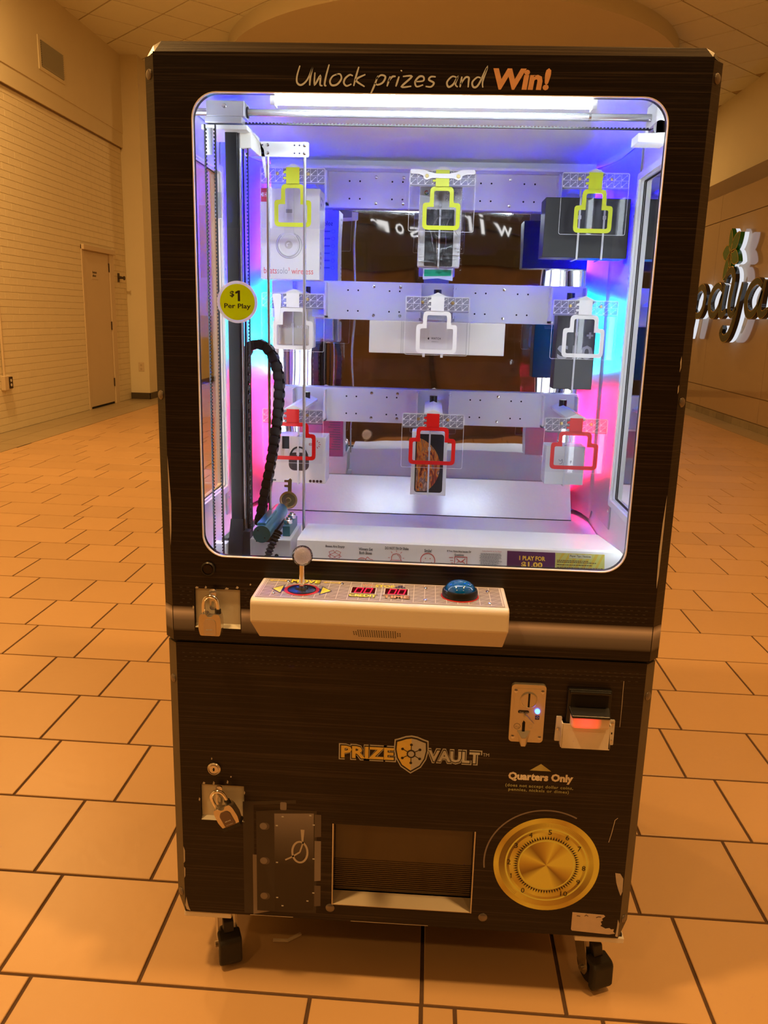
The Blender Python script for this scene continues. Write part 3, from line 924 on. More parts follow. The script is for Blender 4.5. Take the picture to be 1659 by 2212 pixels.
M['flap'] = mat('brown_smoked_flap', (0.075, 0.05, 0.018), 0.14, spec=0.6, vary=0.1)
fl = MB(LF).box(OP[0] + 0.003, OP[1] - 0.003, 0.208, OP[3] - 0.003, -0.036, -0.030).build('prize_flap', 'flap', K)
for i in range(15):
    z = 0.214 + i * 0.0046
    MB(LF).box(OP[0] + 0.003, OP[1] - 0.003, z, z + 0.0022, -0.030, -0.0275 - 0.0001 * i).build('flap_rib', 'flap', fl)

# recessed hasp pockets with ragged cut edges
def pocket(fr, x0, x1, z0, z1, dx):
    p = MB(fr).box(x0 - 0.003, x1 + 0.003, z0 - 0.003, z1 + 0.003, -0.012, -0.006)
    o = p.build('hasp_pocket', 'panel_metal', K)
    MB(fr).box(x0 - 0.003, x0, z0, z1, -0.011, -0.001).build('pocket_side', 'panel_metal', o)
    MB(fr).box(x1, x1 + 0.003, z0, z1, -0.011, -0.001).build('pocket_side', 'panel_metal', o)
    MB(fr).quad((x0, z0, 0.0005), (x1, z0, 0.0005), (x1, z0 + 0.007, -0.0058), (x0, z0 + 0.007, -0.0058)).build('pocket_floor', 'panel_metal', o)
    MB(fr).box(x0, x1, z1, z1 + 0.003, -0.011, -0.001).build('pocket_top', 'black', o)
    h = plate('hasp', fr, [rrect(dx - 0.0065, dx + 0.0065, z1 - 0.038, z1 + 0.004, 0.005, 4), rrect(dx - 0.003, dx + 0.003, z1 - 0.033, z1 - 0.020, 0.0028, 4)], 0.008, 0.0115, 'steel', o)
    return h
pocket(UF, -0.407, -0.320, 0.790, 0.868, -0.369)
pocket(LF, -0.407, -0.319, 0.374, 0.454, -0.367)
M['bare'] = mat('chipped_edge', (0.52, 0.48, 0.44), 0.7, vary=0.2, scale=80)
def chips(fr, pts, nm='chip'):
    for x, z, a, b in pts:
        a, b = a * 0.6, b * 0.7
        MB(fr).poly([(x - a, z - b * 0.6), (x + a * 0.3, z - b), (x + a, z + b * 0.2), (x - a * 0.2, z + b)], 0.0004).build(nm, 'bare', K)
chips(UF, [(-0.402, 0.870, 0.006, 0.003), (-0.385, 0.871, 0.004, 0.004), (-0.345, 0.870, 0.007, 0.003), (-0.325, 0.873, 0.005, 0.004), (-0.41, 0.83, 0.003, 0.005), (-0.30, 0.880, 0.003, 0.003)])
chips(LF, [(-0.40, 0.457, 0.005, 0.004), (-0.38, 0.458, 0.004, 0.006), (-0.352, 0.462, 0.003, 0.006), (-0.345, 0.474, 0.003, 0.003), (-0.410, 0.42, 0.003, 0.006), (-0.318, 0.44, 0.002, 0.006), (-0.383, 0.512, 0.002, 0.004)])

# wear along the edges
def worn(fr, pts):
    return MB(fr).poly(pts, 0.0006).build('worn_edge', 'bare', K)
worn(UF, [(0.448, 0.905), (0.4495, 0.93), (0.4495, 1.02), (0.449, 1.08), (0.4465, 1.03), (0.4455, 0.97), (0.4468, 0.92)])
worn(UF, [(-0.4495, 0.95), (-0.447, 0.98), (-0.4455, 1.03), (-0.448, 1.09), (-0.4495, 1.12)])
worn(UF, [(0.4475, 1.295), (0.4493, 1.302), (0.4490, 1.316), (0.4482, 1.322), (0.4470, 1.312), (0.4478, 1.305)])
worn(UF, [(0.4480, 1.258), (0.4494, 1.262), (0.4490, 1.274), (0.4477, 1.270)])
worn(LF, [(0.432, 0.285), (0.437, 0.27), (0.443, 0.255), (0.446, 0.265), (0.445, 0.295), (0.438, 0.306), (0.428, 0.307)])
worn(LF, [(0.441, 0.160), (0.446, 0.158), (0.4465, 0.19), (0.443, 0.20), (0.4425, 0.18)])
worn(LF, [(-0.4465, 0.17), (-0.444, 0.16), (-0.436, 0.157), (-0.440, 0.168), (-0.444, 0.19)])
worn(LF, [(-0.4465, 0.27), (-0.444, 0.275), (-0.4435, 0.30), (-0.4465, 0.31)])
worn(LF, [(-0.4465, 0.235), (-0.4445, 0.24), (-0.444, 0.258), (-0.4465, 0.262)])
MB(LF).stroke([(0.409, 0.375), (0.413, 0.396), (0.417, 0.425), (0.422, 0.430)], 0.0012, 0.0005).build('scratch', 'bare', K)
MB(LF).stroke([(0.408, 0.625), (0.408, 0.66), (0.407, 0.72)], 0.0009, 0.0005).build('scratch', 'bare', K)
MB(LF).stroke([(-0.10, 0.1565), (0.0, 0.1565), (0.06, 0.1568)], 0.0012, 0.0006).build('scratch', 'bare', K)
MB(LF).stroke([(-0.31, 0.1566), (-0.22, 0.1566)], 0.0014, 0.0006).build('scratch', 'bare', K)

# rivets
M['rivet'] = mat('printed_steel_rivet', (0.20, 0.18, 0.17), 0.3, 0.7)
def rivet(c, axis, r=0.0085):
    return MB().lathe([(r, 0.0), (r * 0.98, 0.0012), (r * 0.8, 0.0026), (r * 0.45, 0.0036), (1e-4, 0.004)], c, axis, 20).build('rivet', 'rivet', K, smooth=True)
for s, zs in ((-1, (1.754, 1.228)), (1, (1.757, 1.243))):
    for z in zs:
        rivet((s * 0.46, 0.010, z), (s, -1, 0))
for s, zs in ((-1, (0.677, 0.195)), (1, (0.687, 0.195))):
    for z in zs:
        rivet((s * 0.457, 0.013, z), (s, -1, 0))
for x in (-0.143, 0.171):
    rivet((x, 0.003, 0.185), (0, -1, 0), 0.0095)

# printed brushed bar and dotted rows under the window
M['bar'] = mat_ramp_z('printed_metal_bar', [(0.781, (0.010, 0.005, 0.004, 1)), (0.787, (0.10, 0.09, 0.09, 1)), (0.803, (0.17, 0.155, 0.165, 1)), (0.812, (0.34, 0.31, 0.34, 1)), (0.820, (0.60, 0.55, 0.60, 1)), (0.826, (0.28, 0.25, 0.26, 1)), (0.832, (0.010, 0.006, 0.005, 1))])
MB(UF).rect(-0.449, -0.4085, 0.782, 0.8315, 0.0003).build('printed_bar', 'bar', K)
MB(UF).rect(-0.3185, 0.449, 0.782, 0.8315, 0.0003).build('printed_bar', 'bar', K)
for s in (-1, 1):
    fr = frame((s * 0.46, 0.01, 0), (s * 0.7071 * s, s * 0.7071, 0), (0, 0, 1), (s * 0.7071, -0.7071, 0))
    MB(fr).rect(-0.0138, 0.0138, 0.782, 0.8315, 0.0004).build('printed_bar', 'bar', K)
M['dash'] = mat('printed_dash', (0.035, 0.030, 0.028), 0.4)
mb = MB(UF)
for r in range(5):
    for i in range(64):
        x = -0.435 + i * 0.0137 + (r % 2) * 0.004
        if -0.28 < x < 0.18 or -0.413 < x < -0.315: continue
        mb.rect(x, x + 0.005, 0.838 + r * 0.0075, 0.8395 + r * 0.0075, 0.0003)
tag(mb.build('printed_dash_rows', 'dash', K), kind='stuff')
mb = MB(LF)
for r in range(3):
    for i in range(64):
        x = -0.435 + i * 0.0137 + (r % 2) * 0.004
        mb.rect(x, x + 0.005, 0.735 - r * 0.008, 0.7365 - r * 0.008, 0.0003)
tag(mb.build('printed_dash_rows', 'dash', K), kind='stuff')

# ---- handwritten headline
GL = {'U': ([[(0.05, 1.95), (-0.05, 0.9), (0.05, 0.25), (0.4, 0.05), (0.8, 0.6), (1.05, 1.8)], [(1.05, 1.8), (1.0, 0.8), (1.05, 0.0)]], 1.3),
      'n': ([[(0.0, 1.05), (0.02, 0.0)], [(0.02, 0.3), (0.25, 0.95), (0.5, 0.95), (0.55, 0.5), (0.6, 0.0)]], 0.8),
      'W': ([[(0.0, 1.3), (0.12, 0.1), (0.45, 0.95), (0.55, 0.1), (0.75, 0.0)]], 0.85),
      'l': ([[(0.15, 2.1), (0.05, 0.9), (0.05, 0.1), (0.2, 0.0)]], 0.42),
      'o': ([[(0.5, 1.15), (0.15, 0.95), (0.0, 0.45), (0.2, 0.05), (0.6, 0.15), (0.85, 0.7), (0.7, 1.15), (0.4, 1.15)]], 1.05),
      'c': ([[(0.65, 1.0), (0.4, 1.1), (0.1, 0.75), (0.05, 0.3), (0.3, 0.0), (0.65, 0.2)]], 0.85),
      'k': ([[(0.15, 1.9), (0.05, 0.9), (0.0, 0.0)], [(0.75, 1.15), (0.1, 0.6), (0.85, -0.05)]], 1.05),
      'p': ([[(0.2, 1.05), (0.05, 0.0), (-0.1, -0.75)], [(0.1, 0.7), (0.4, 1.1), (0.75, 0.95), (0.65, 0.4), (0.3, 0.15), (0.05, 0.3)]], 1.0),
      'r': ([[(0.1, 1.0), (0.0, 0.0)], [(0.05, 0.5), (0.25, 0.95), (0.5, 1.0)]], 0.65),
      'i': ([[(0.1, 1.0), (0.0, 0.0)], [(0.18, 1.5), (0.2, 1.62)]], 0.38),
      'z': ([[(0.0, 1.0), (0.65, 1.0), (0.05, 0.0), (0.75, 0.05)]], 0.95),
      'e': ([[(0.05, 0.5), (0.6, 0.6), (0.55, 0.98), (0.25, 1.0), (0.02, 0.5), (0.2, 0.02), (0.65, 0.2)]], 0.85),
      's': ([[(0.6, 1.0), (0.25, 1.0), (0.15, 0.7), (0.55, 0.4), (0.4, 0.02), (0.0, 0.05)]], 0.8),
      'a': ([[(0.65, 0.95), (0.3, 1.05), (0.02, 0.5), (0.2, 0.02), (0.5, 0.3), (0.7, 1.0), (0.65, 0.3), (0.85, 0.02)]], 1.0),
      'd': ([[(0.6, 0.9), (0.3, 1.0), (0.02, 0.5), (0.2, 0.02), (0.5, 0.3), (0.85, 2.0), (0.75, 0.6), (0.85, 0.0)]], 1.0), ' ': ([], 0.65)}
def scribble(wordstr, x0, x1, z0, h, wd):
    tot = sum(GL[c][1] for c in wordstr)
    sx = (x1 - x0) / tot
    mb = MB(UF); cx = 0
    for c in wordstr:
        for st in GL[c][0]:
            pts = smooth_pts([(x0 + (cx + p[0] + 0.12 * p[1]) * sx, z0 + p[1] * h) for p in st], 5)
            mb.stroke(pts, lambda t: wd * (0.75 + 0.4 * math.sin(PI * t)), 0.0005)
        cx += GL[c][1]
    return mb
for wd_, a, b in (('UWlock', -0.214, -0.098), ('prizes', -0.088, 0.014), ('and', 0.029, 0.092)):
    scribble(wd_, a, b, 1.7375, 0.0150, 0.0026).build('headline_word', 'tan_print', K)
wi = MB(UF)
text_into(wi, 'Win!', (0.104, 0.196, 1.7345, 1.767), 0.0004, bold=0.045, shear=0.12)
wi.build('headline_word', 'orange_brush', K)

# ---- price sticker on the glass
ps = MB(UF).disc(-0.3165, 1.393, 0.0355, 0.0, 0.0005, 48).build('price_sticker', mat_film('sticker_white', (0.8, 0.8, 0.8, 1), through=0.8), K)
MB(UF).disc(-0.3165, 1.393, 0.0305, 0.0007, n=48).build('sticker_face', mat_film('sticker_yellow', srgb(225, 230, 8), through=0.88), ps)
text('sticker_text', '$', (-0.3292, -0.3215, 1.4005, 1.4115), 0.0010, 'black_print', ps, bold=0.02)
MB(UF).poly([(-0.3155, 1.3945), (-0.3115, 1.3945), (-0.3115, 1.4125), (-0.3150, 1.4125), (-0.3200, 1.4098), (-0.3192, 1.4066), (-0.3155, 1.4082)], 0.0010).build('sticker_text', 'black_print', ps)
text('sticker_text', 'Per Play', (-0.3395, -0.2930, 1.3800, 1.3905), 0.0010, 'black_print', ps, bold=0.02)

# ---- barrel locks
def barrel(fr, x, z, mtl, ringm):
    c = fr @ Vector((x, z, 0))
    o = MB().lathe([(0.0135, 0), (0.0135, 0.004), (0.0115, 0.006), (0.0105, 0.006), (0.0100, 0.003), (1e-4, 0.003)], c, (0, -1, 0), 28).build('barrel_lock', ringm, K, smooth=True)
    MB(fr).disc(x, z, 0.0088, 0.0030, 0.0058, 28).build('lock_face', mtl, o)
    MB(fr).disc(x, z, 0.0020, 0.0060, n=16, ry=0.0038).build('keyhole', 'darkhole', o)
barrel(UF, -0.379, 0.908, mat('dark_lock_face', (0.03, 0.022, 0.018), 0.3, 0.8), 'black')
barrel(LF, -0.378, 0.491, 'steel', 'steel')

# ---- control shelf
CX0, CX1 = -0.275, 0.172
ctl = MB().extrude_yz([(0.0, 0.895), (-0.111, 0.895), (-0.116, 0.8935), (-0.1195, 0.889), (-0.120, 0.884), (-0.120, 0.853), (-0.046, 0.796), (0.0, 0.796)], CX0, CX1).build('control_shelf', 'cream', K, bevel=0.003)
CT = frame((0, 0, 0.8952), (1, 0, 0), (0, 1, 0), (0, 0, 1))
M['overlay'] = mat('shelf_overlay_print', srgb(150, 142, 140), 0.42)
M['over_line'] = mat('overlay_line_print', (0.72, 0.68, 0.64), 0.5)
MB(CT).rect(CX0 + 0.007, CX1 - 0.007, -0.1095, -0.004, 0.0003).build('overlay', 'overlay', ctl)
mb = MB(CT)
nx = 22
for i in range(nx + 1):
    x = CX0 + 0.012 + i * 0.0193
    mb.stroke([(x, -0.104), (x, -0.008)], 0.0011, 0.0005)
for j in range(6):
    y = -0.104 + j * 0.0192
    mb.stroke([(CX0 + 0.012, y), (CX0 + 0.012 + nx * 0.0193, y)], 0.0011, 0.00055)
    if j < 5:
        for i in range(nx):
            x = CX0 + 0.012 + i * 0.0193
            mb.stroke([(x + 0.002, y + 0.002), (x + 0.017, y + 0.017)], 0.0007, 0.0005)
mb.build('overlay_grid', 'over_line', ctl)
mb = MB(CT).stroke([(CX0 + 0.009, -0.107), (CX1 - 0.009, -0.107), (CX1 - 0.009, -0.006), (CX0 + 0.009, -0.006)], 0.0012, 0.0006, closed=True)
mb.build('overlay_border', 'over_line', ctl)
JX, JY = -0.193, -0.064
M['ring_red'] = mat('overlay_red', srgb(200, 45, 40), 0.4)
M['navy'] = mat('overlay_navy', srgb(32, 26, 90), 0.4)
M['tri_yellow'] = mat('overlay_yellow', (0.85, 0.78, 0.08), 0.4)
MB(CT).disc(JX, JY, 0.0315, 0.0010, n=48).build('stick_ring', 'ring_red', ctl)
for s in (-1, 1):
    MB(CT).poly([(JX + s * 0.055, JY), (JX + s * 0.034, JY + 0.024), (JX + s * 0.034, JY + 0.009), (JX + s * 0.026, JY + 0.012), (JX + s * 0.026, JY - 0.012), (JX + s * 0.034, JY - 0.009), (JX + s * 0.034, JY - 0.024)], 0.0008).build('arrow_mark', 'navy', ctl)
    MB(CT).poly([(JX + s * 0.0525, JY), (JX + s * 0.0355, JY + 0.0195), (JX + s * 0.0355, JY - 0.0195)], 0.0011).build('arrow_fill', 'tri_yellow', ctl)
    x = JX + s * 0.050
    MB(CT).stroke([(x - 0.012, -0.017), (x + 0.012, -0.017)], 0.0036, 0.0009).poly([(x + 0.011, -0.022), (x + 0.018, -0.017), (x + 0.011, -0.012)], 0.0009).poly([(x - 0.011, -0.022), (x - 0.018, -0.017), (x - 0.011, -0.012)], 0.0009).build('move_arrow', 'gold_print', ctl)
text('legend', 'MOVE', (JX - 0.027, JX + 0.028, -0.0285, -0.0065), 0.0012, 'black_print', ctl, fr=CT, bold=0.05)
text('legend', 'MOVE', (JX - 0.026, JX + 0.027, -0.0265, -0.008), 0.0014, 'tri_yellow', ctl, fr=CT, bold=0.035)
M['led_red'] = mat_emit('red_digit', (1.0, 0.02, 0.06), 1.6)
for a, b, lab, mt in ((-0.105, -0.061, 'CREDIT', 'tri_yellow'), (-0.045, -0.003, 'TIME', 'orange_brush')):
    d = MB(CT).box(a, b, -0.072, -0.038, 0.0004, 0.0016).build('display', mat('display_red_black', (0.05, 0.002, 0.004), 0.2), ctl)
    MB(CT).stroke([(a, -0.072), (b, -0.072), (b, -0.038), (a, -0.038)], 0.0016, 0.0018, closed=True).build('display_frame', 'over_line', d)
    for k in (0, 1):
        x0 = a + 0.007 + k * 0.0165; x1 = x0 + 0.011
        MB(CT).stroke([(x0, -0.068), (x0 + 0.003, -0.043), (x1 + 0.003, -0.043), (x1, -0.068)], 0.0022, 0.0020, closed=True).build('digit', 'led_red', d)
    text('legend', lab, (a - 0.003, b + 0.004, -0.0905, -0.0735), 0.0012, 'black_print', ctl, fr=CT, bold=0.05)
    text('legend', lab, (a - 0.002, b + 0.003, -0.0892, -0.0748), 0.0014, mt, ctl, fr=CT, bold=0.035)
text('legend', 'WIN', (-0.088, -0.066, -0.0335, -0.017), 0.0013, 'orange_brush', ctl, fr=CT, bold=0.03)
text('legend', 'STOP', (-0.064, -0.028, -0.0335, -0.019), 0.0013, 'tri_yellow', ctl, fr=CT, bold=0.03)
kb = MB(CT)
for dx, dy in ((0, 0.004), (-0.005, -0.003), (0.005, -0.003)):
    kb.ring(-0.018 + dx, -0.026 + dy, 0.0022, 0.0042, 0.0013, 20)
kb.build('key_mark', 'navy', ctl)
for x, y in ((CX0 + 0.035, -0.088), (CX0 + 0.05, -0.020), (-0.125, -0.022), (0.028, -0.026), (0.028, -0.090), (0.14, -0.030), (0.14, -0.094)):
    MB(CT).lathe([(0.0036, 0.0004), (0.0033, 0.0016), (0.0018, 0.0026), (1e-4, 0.003)], (x, y, 0), (0, 0, 1), 14).build('shelf_bolt', 'chrome', ctl, smooth=True)
# speaker slots on the under bevel
e1, e2 = Vector((0, -0.120, 0.853)), Vector((0, -0.046, 0.796))
dn = (e2 - e1).normalized(); nm = Vector((0, dn.z, -dn.y)); nm = nm if nm.z < 0 else -nm
BV = frame(e1, (1, 0, 0), dn, nm)
mb = MB(BV)
for r in range(5):
    for c in range(21):
        x = -0.097 + c * 0.0041
        if r in (0, 4) and not (2 <= c <= 18): continue
        v = 0.020 + r * 0.0092
        mb.rect(x, x + 0.0017, v, v + 0.0058, 0.0003)
tag(mb.build('speaker_slots', 'darkhole', ctl), kind='stuff')

# joystick
js = MB().lathe([(0.0255, 0.8962), (0.0255, 0.8975), (0.022, 0.8985), (0.012, 0.899), (0.010, 0.902), (1e-4, 0.903)], (JX, JY, 0), (0, 0, 1), 36).build('joystick', 'black', K, smooth=True)
MB().cyl((JX, JY, 0.90), (JX, JY, 0.9445), 0.0048).build('shaft', 'chrome', js, smooth=True)
m = mat_film('crackled_crystal', (0.95, 0.93, 0.93, 1), clear=0.12, through=0.70, rough=0.08)
nt = m.node_tree; b = nt.nodes['Principled BSDF']
geo = nt.nodes.new('ShaderNodeNewGeometry'); vo = nt.nodes.new('ShaderNodeTexVoronoi'); vo.inputs['Scale'].default_value = 320
nt.links.new(geo.outputs['Position'], vo.inputs['Vector'])
bp = nt.nodes.new('ShaderNodeBump'); bp.inputs['Strength'].default_value = 1.0; bp.inputs['Distance'].default_value = 0.006
nt.links.new(vo.outputs['Distance'], bp.inputs['Height']); nt.links.new(bp.outputs['Normal'], b.inputs['Normal'])
M['crystal'] = m
MB().sphere((JX + 0.001, JY, 0.9595), 0.0185, 32, 20).build('ball_top', mat_glass('crystal_shell', (1, 1, 1), 1.5, 0.0, 0.25, 120.0), js, smooth=True)
MB().sphere((JX + 0.001, JY, 0.9595), 0.0150, 28, 18).build('ball_core', 'crystal', js, smooth=False)

# push button
bt = MB().lathe([(0.0315, 0.8958), (0.0315, 0.9065), (0.0300, 0.9095), (0.0275, 0.9100), (0.0270, 0.9075), (1e-4, 0.9075)], (0.089, -0.061, 0), (0, 0, 1), 40).build('push_button', 'black', K, smooth=True)
MB().lathe([(0.0335, 0.8954), (0.0335, 0.8966), (0.031, 0.897)], (0.089, -0.061, 0), (0, 0, 1), 40).build('button_ring', 'ring_red', bt)
M['dome'] = mat('blue_dome', (0.0, 0.10, 0.42), 0.06, spec=0.7, coat=0.6)
MB().lathe([(0.0268, 0.9075), (0.0262, 0.911), (0.0235, 0.9165), (0.019, 0.9205), (0.012, 0.9232), (0.005, 0.9243), (1e-4, 0.9245)], (0.089, -0.061, 0), (0, 0, 1), 40).build('dome', 'dome', bt, smooth=True)

# ---- coin acceptor
M['nickel'] = mat('satin_nickel', (0.60, 0.56, 0.48), 0.34, 0.85, vary=0.04, scale=60)
ca = plate('coin_acceptor', LF, [rrect(0.198, 0.263, 0.588, 0.707, 0.007, 5)], 0.0, 0.009, 'nickel', K, bevel=0.003)
plate('face_plate', LF, [rrect(0.2045, 0.258, 0.592, 0.699, 0.003, 4)], 0.009, 0.0096, 'nickel', ca)
MB().lathe([(0.0165, 0.0), (0.0165, 0.0016), (0.0145, 0.0024), (0.0140, 0.0012), (1e-4, 0.0012)], LF @ Vector((0.2315, 0.676, 0.0096)), (0, -1, 0), 36).build('coin_ring', 'nickel', ca, smooth=True)
MB(LF).box(0.2298, 0.2334, 0.661, 0.691, 0.0098, 0.0112).build('coin_slot', 'darkhole', ca)
MB(LF).poly(rrect(0.2125, 0.2335, 0.6485, 0.6545, 0.003, 4), 0.0096, 0.0102).build('model_badge', 'black_print', ca)
text('badge_text', 'TW-131', (0.2145, 0.2315, 0.6498, 0.6532), 0.0104, 'silver_print', ca)
M['led_blue'] = mat_emit('blue_led', (0.05, 0.12, 1.0), 9.0)
MB().lathe([(0.0050, 0.0), (0.0048, 0.0025), (0.003, 0.0045), (1e-4, 0.005)], LF @ Vector((0.249, 0.654, 0.0096)), (0, -1, 0), 18).build('status_light', 'led_blue', ca, smooth=True)
MB(LF).rect(0.2455, 0.2535, 0.6365, 0.645, 0.0098).build('light_mark', 'navy', ca)
MB(LF).ring(0.2495, 0.641, 0.0016, 0.0024, 0.0100, 16).build('light_symbol', 'silver_print', ca)
MB(LF).add([(0.2235, 0.646, 0.0096), (0.2265, 0.649, 0.0096), (0.2445, 0.627, 0.0096), (0.236, 0.631, 0.0096), (0.2235, 0.642, 0.013), (0.228, 0.646, 0.016), (0.2435, 0.629, 0.012), (0.234, 0.633, 0.012)],
           [(4, 5, 6, 7), (0, 1, 5, 4), (1, 2, 6, 5), (2, 3, 7, 6), (3, 0, 4, 7)]).build('return_lever', 'nickel', ca)
MB(LF).poly([(0.2245, 0.633), (0.2275, 0.630), (0.2275, 0.606), (0.225, 0.601), (0.2225, 0.606), (0.222, 0.628)], 0.0098, 0.0108).build('return_slot', 'darkhole', ca)
MB(LF).ring(0.2385, 0.622, 0.0040, 0.0046, 0.0098, 24).build('round_mark', 'silver_print', ca)
MB(LF).ring(0.2125, 0.621, 0.0055, 0.0062, 0.0098, 24).build('maker_mark', 'black_print', ca)
text('maker_text', 'T-L', (0.2088, 0.2162, 0.6193, 0.6228), 0.0099, 'black_print', ca)
MB(LF).add([(0.212, 0.613, 0.0096), (0.239, 0.613, 0.0096), (0.233, 0.584, 0.0096), (0.220, 0.584, 0.0096), (0.2215, 0.600, 0.017), (0.230, 0.600, 0.017), (0.230, 0.582, 0.016), (0.2215, 0.582, 0.016)],
           [(0, 4, 7, 3), (1, 2, 6, 5), (4, 5, 6, 7), (3, 7, 6, 2), (0, 1, 5, 4)]).build('return_cup', 'nickel', ca, bevel=0.001)
for x, z in ((0.2065, 0.6935), (0.2565, 0.6935), (0.2055, 0.5985), (0.2565, 0.5985)):
    MB().lathe([(0.0036, 0), (0.0036, 0.001), (0.0015, 0.0018), (1e-4, 0.0018)], LF @ Vector((x, z, 0.0094)), (0, -1, 0), 14).build('screw', 'steel', ca, smooth=True)

# ---- note reader with lit lip and pale guard plate
br = MB(LF).box(0.304, 0.386, 0.622, 0.702, 0.0, 0.010).build('note_reader', 'black', K, bevel=0.002)
MB(LF).box(0.306, 0.384, 0.6955, 0.702, 0.010, 0.018).build('reader_top_lip', 'black', br, bevel=0.002)
MB(LF).box(0.310, 0.380, 0.668, 0.693, 0.0095, 0.0102).build('note_mouth', 'darkhole', br)
MB(LF).add([(0.307, 0.662, 0.010), (0.384, 0.662, 0.010), (0.384, 0.668, 0.010), (0.307, 0.668, 0.010), (0.310, 0.655, 0.034), (0.381, 0.655, 0.034), (0.381, 0.660, 0.034), (0.310, 0.660, 0.034)],
           [(0, 1, 5, 4), (4, 5, 6, 7), (7, 6, 2, 3), (0, 4, 7, 3), (1, 2, 6, 5)]).build('mouth_lip', 'black', br, bevel=0.0015)
m, nt, b = new_mat('frosted_bezel')
b.inputs['Base Color'].default_value = (0.75, 0.62, 0.55, 1); b.inputs['Roughness'].default_value = 0.35
geo = nt.nodes.new('ShaderNodeNewGeometry'); ds = nt.nodes.new('ShaderNodeVectorMath'); ds.operation = 'DISTANCE'
ds.inputs[1].default_value = (0.337, -0.025, 0.648)
nt.links.new(geo.outputs['Position'], ds.inputs[0])
mr = nt.nodes.new('ShaderNodeMapRange'); mr.inputs['From Min'].default_value = 0.002; mr.inputs['From Max'].default_value = 0.030
mr.inputs['To Min'].default_value = 2.2; mr.inputs['To Max'].default_value = 0.0
nt.links.new(ds.outputs['Value'], mr.inputs['Value'])
b.inputs['Emission Color'].default_value = (1.0, 0.01, 0.02, 1)
nt.links.new(mr.outputs[0], b.inputs['Emission Strength'])
M['bezel'] = m
MB(LF).add([(0.311, 0.628, 0.010), (0.383, 0.628, 0.010), (0.384, 0.661, 0.010), (0.311, 0.661, 0.010), (0.313, 0.634, 0.031), (0.381, 0.634, 0.031), (0.381, 0.656, 0.033), (0.312, 0.656, 0.033)],
           [(0, 1, 5, 4), (4, 5, 6, 7), (7, 6, 2, 3), (0, 4, 7, 3), (1, 2, 6, 5)]).build('lit_bezel', 'bezel', br, bevel=0.003)
gp = plate('guard_plate', LF, [rpoly([(0.298, 0.634), (0.386, 0.632), (0.389, 0.583), (0.298, 0.583)], 0.001)], 0.013, 0.015, 'white_plastic', K)
plate('guard_tab', LF, [rpoly([(0.286, 0.591), (0.297, 0.591), (0.2975, 0.642), (0.287, 0.642)], 0.002)], 0.0, 0.003, 'white_plastic', gp)
plate('guard_tab', LF, [rpoly([(0.3885, 0.588), (0.398, 0.588), (0.3975, 0.640), (0.387, 0.640)], 0.002)], 0.0, 0.003, 'white_plastic', gp)
MB(LF).box(0.296, 0.2985, 0.585, 0.634, 0.0, 0.015).build('guard_side', 'white_plastic', gp)
MB(LF).box(0.3865, 0.389, 0.585, 0.634, 0.0, 0.015).build('guard_side', 'white_plastic', gp)
for x, z in ((0.2915, 0.616), (0.3925, 0.632), (0.3925, 0.596)):
    MB().lathe([(0.0036, 0), (0.0033, 0.0012), (1e-4, 0.0018)], LF @ Vector((x, z, 0.003)), (0, -1, 0), 14).build('screw', 'steel', gp, smooth=True)
MB(LF).rect(0.3905, 0.3945, 0.6105, 0.6145, 0.0032).build('square_hole', 'darkhole', gp)

# ---- logo
def out_text(body, box, m1, m2, k=0.0022, **kw):
    text('logo_outline', body, (box[0] - 2 * k, box[1] + 2 * k, box[2] - 2 * k, box[3] + 2 * k), 0.0003, 'silver_print', K, fr=LF, bold=0.085, **kw)
    text('logo_outline', body, (box[0] - k, box[1] + k, box[2] - k, box[3] + k), 0.0005, m1, K, fr=LF, bold=0.065, **kw)
    text('logo_word', body, box, 0.0007, m2, K, fr=LF, bold=0.035, **kw)
out_text('PRIZE', (-0.125, -0.021, 0.530, 0.556), 'black_print', 'gold_print')
out_text('VAULT', (0.046, 0.146, 0.532, 0.556), 'black_print', 'silver_print')
text('logo_mark', 'TM', (0.152, 0.164, 0.548, 0.555), 0.0004, 'silver_print', K, fr=LF)
SHX, SHZ = 0.0125, 0.545
def shield(k):
    half = [(0.0, 0.040), (0.012, 0.038), (0.024, 0.033), (0.033, 0.030), (0.034, 0.010), (0.030, -0.010), (0.020, -0.028), (0.0, -0.042)]
    return [(SHX + k * x, SHZ + k * z) for x, z in half] + [(SHX - k * x, SHZ + k * z) for x, z in reversed(half[1:-1])], half
sh = MB(LF).poly(shield(1.0)[0], 0.0, 0.0009).build('logo_shield', 'silver_print', K)
MB(LF).poly(shield(0.93)[0], 0.0011).build('shield_rim', 'black_print', sh)
_, half = shield(1)
MB(LF).poly([(SHX - 0.84 * x, SHZ + 0.84 * z) for x, z in half], 0.0013).build('shield_half', 'gold_print', sh)
MB(LF).poly([(SHX + 0.84 * x, SHZ + 0.84 * z) for x, z in half], 0.0013).build('shield_half', 'silver_print', sh)
wm = MB(LF)
for i in range(6):
    a = math.radians(30 + 60 * i)
    e = (SHX + 0.0195 * math.cos(a), SHZ + 0.001 + 0.0195 * math.sin(a))
    wm.stroke([(SHX, SHZ + 0.001), e], 0.0016, 0.0015)
    wm.disc(e[0], e[1], 0.0028, 0.0017, n=14)
wm.disc(SHX, SHZ + 0.001, 0.0088, 0.0018, n=24)
wm.build('vault_wheel', 'black_print', sh)
MB(LF).disc(SHX, SHZ + 0.001, 0.0060, 0.0020, n=24).build('wheel_hub', 'silver_print', sh)

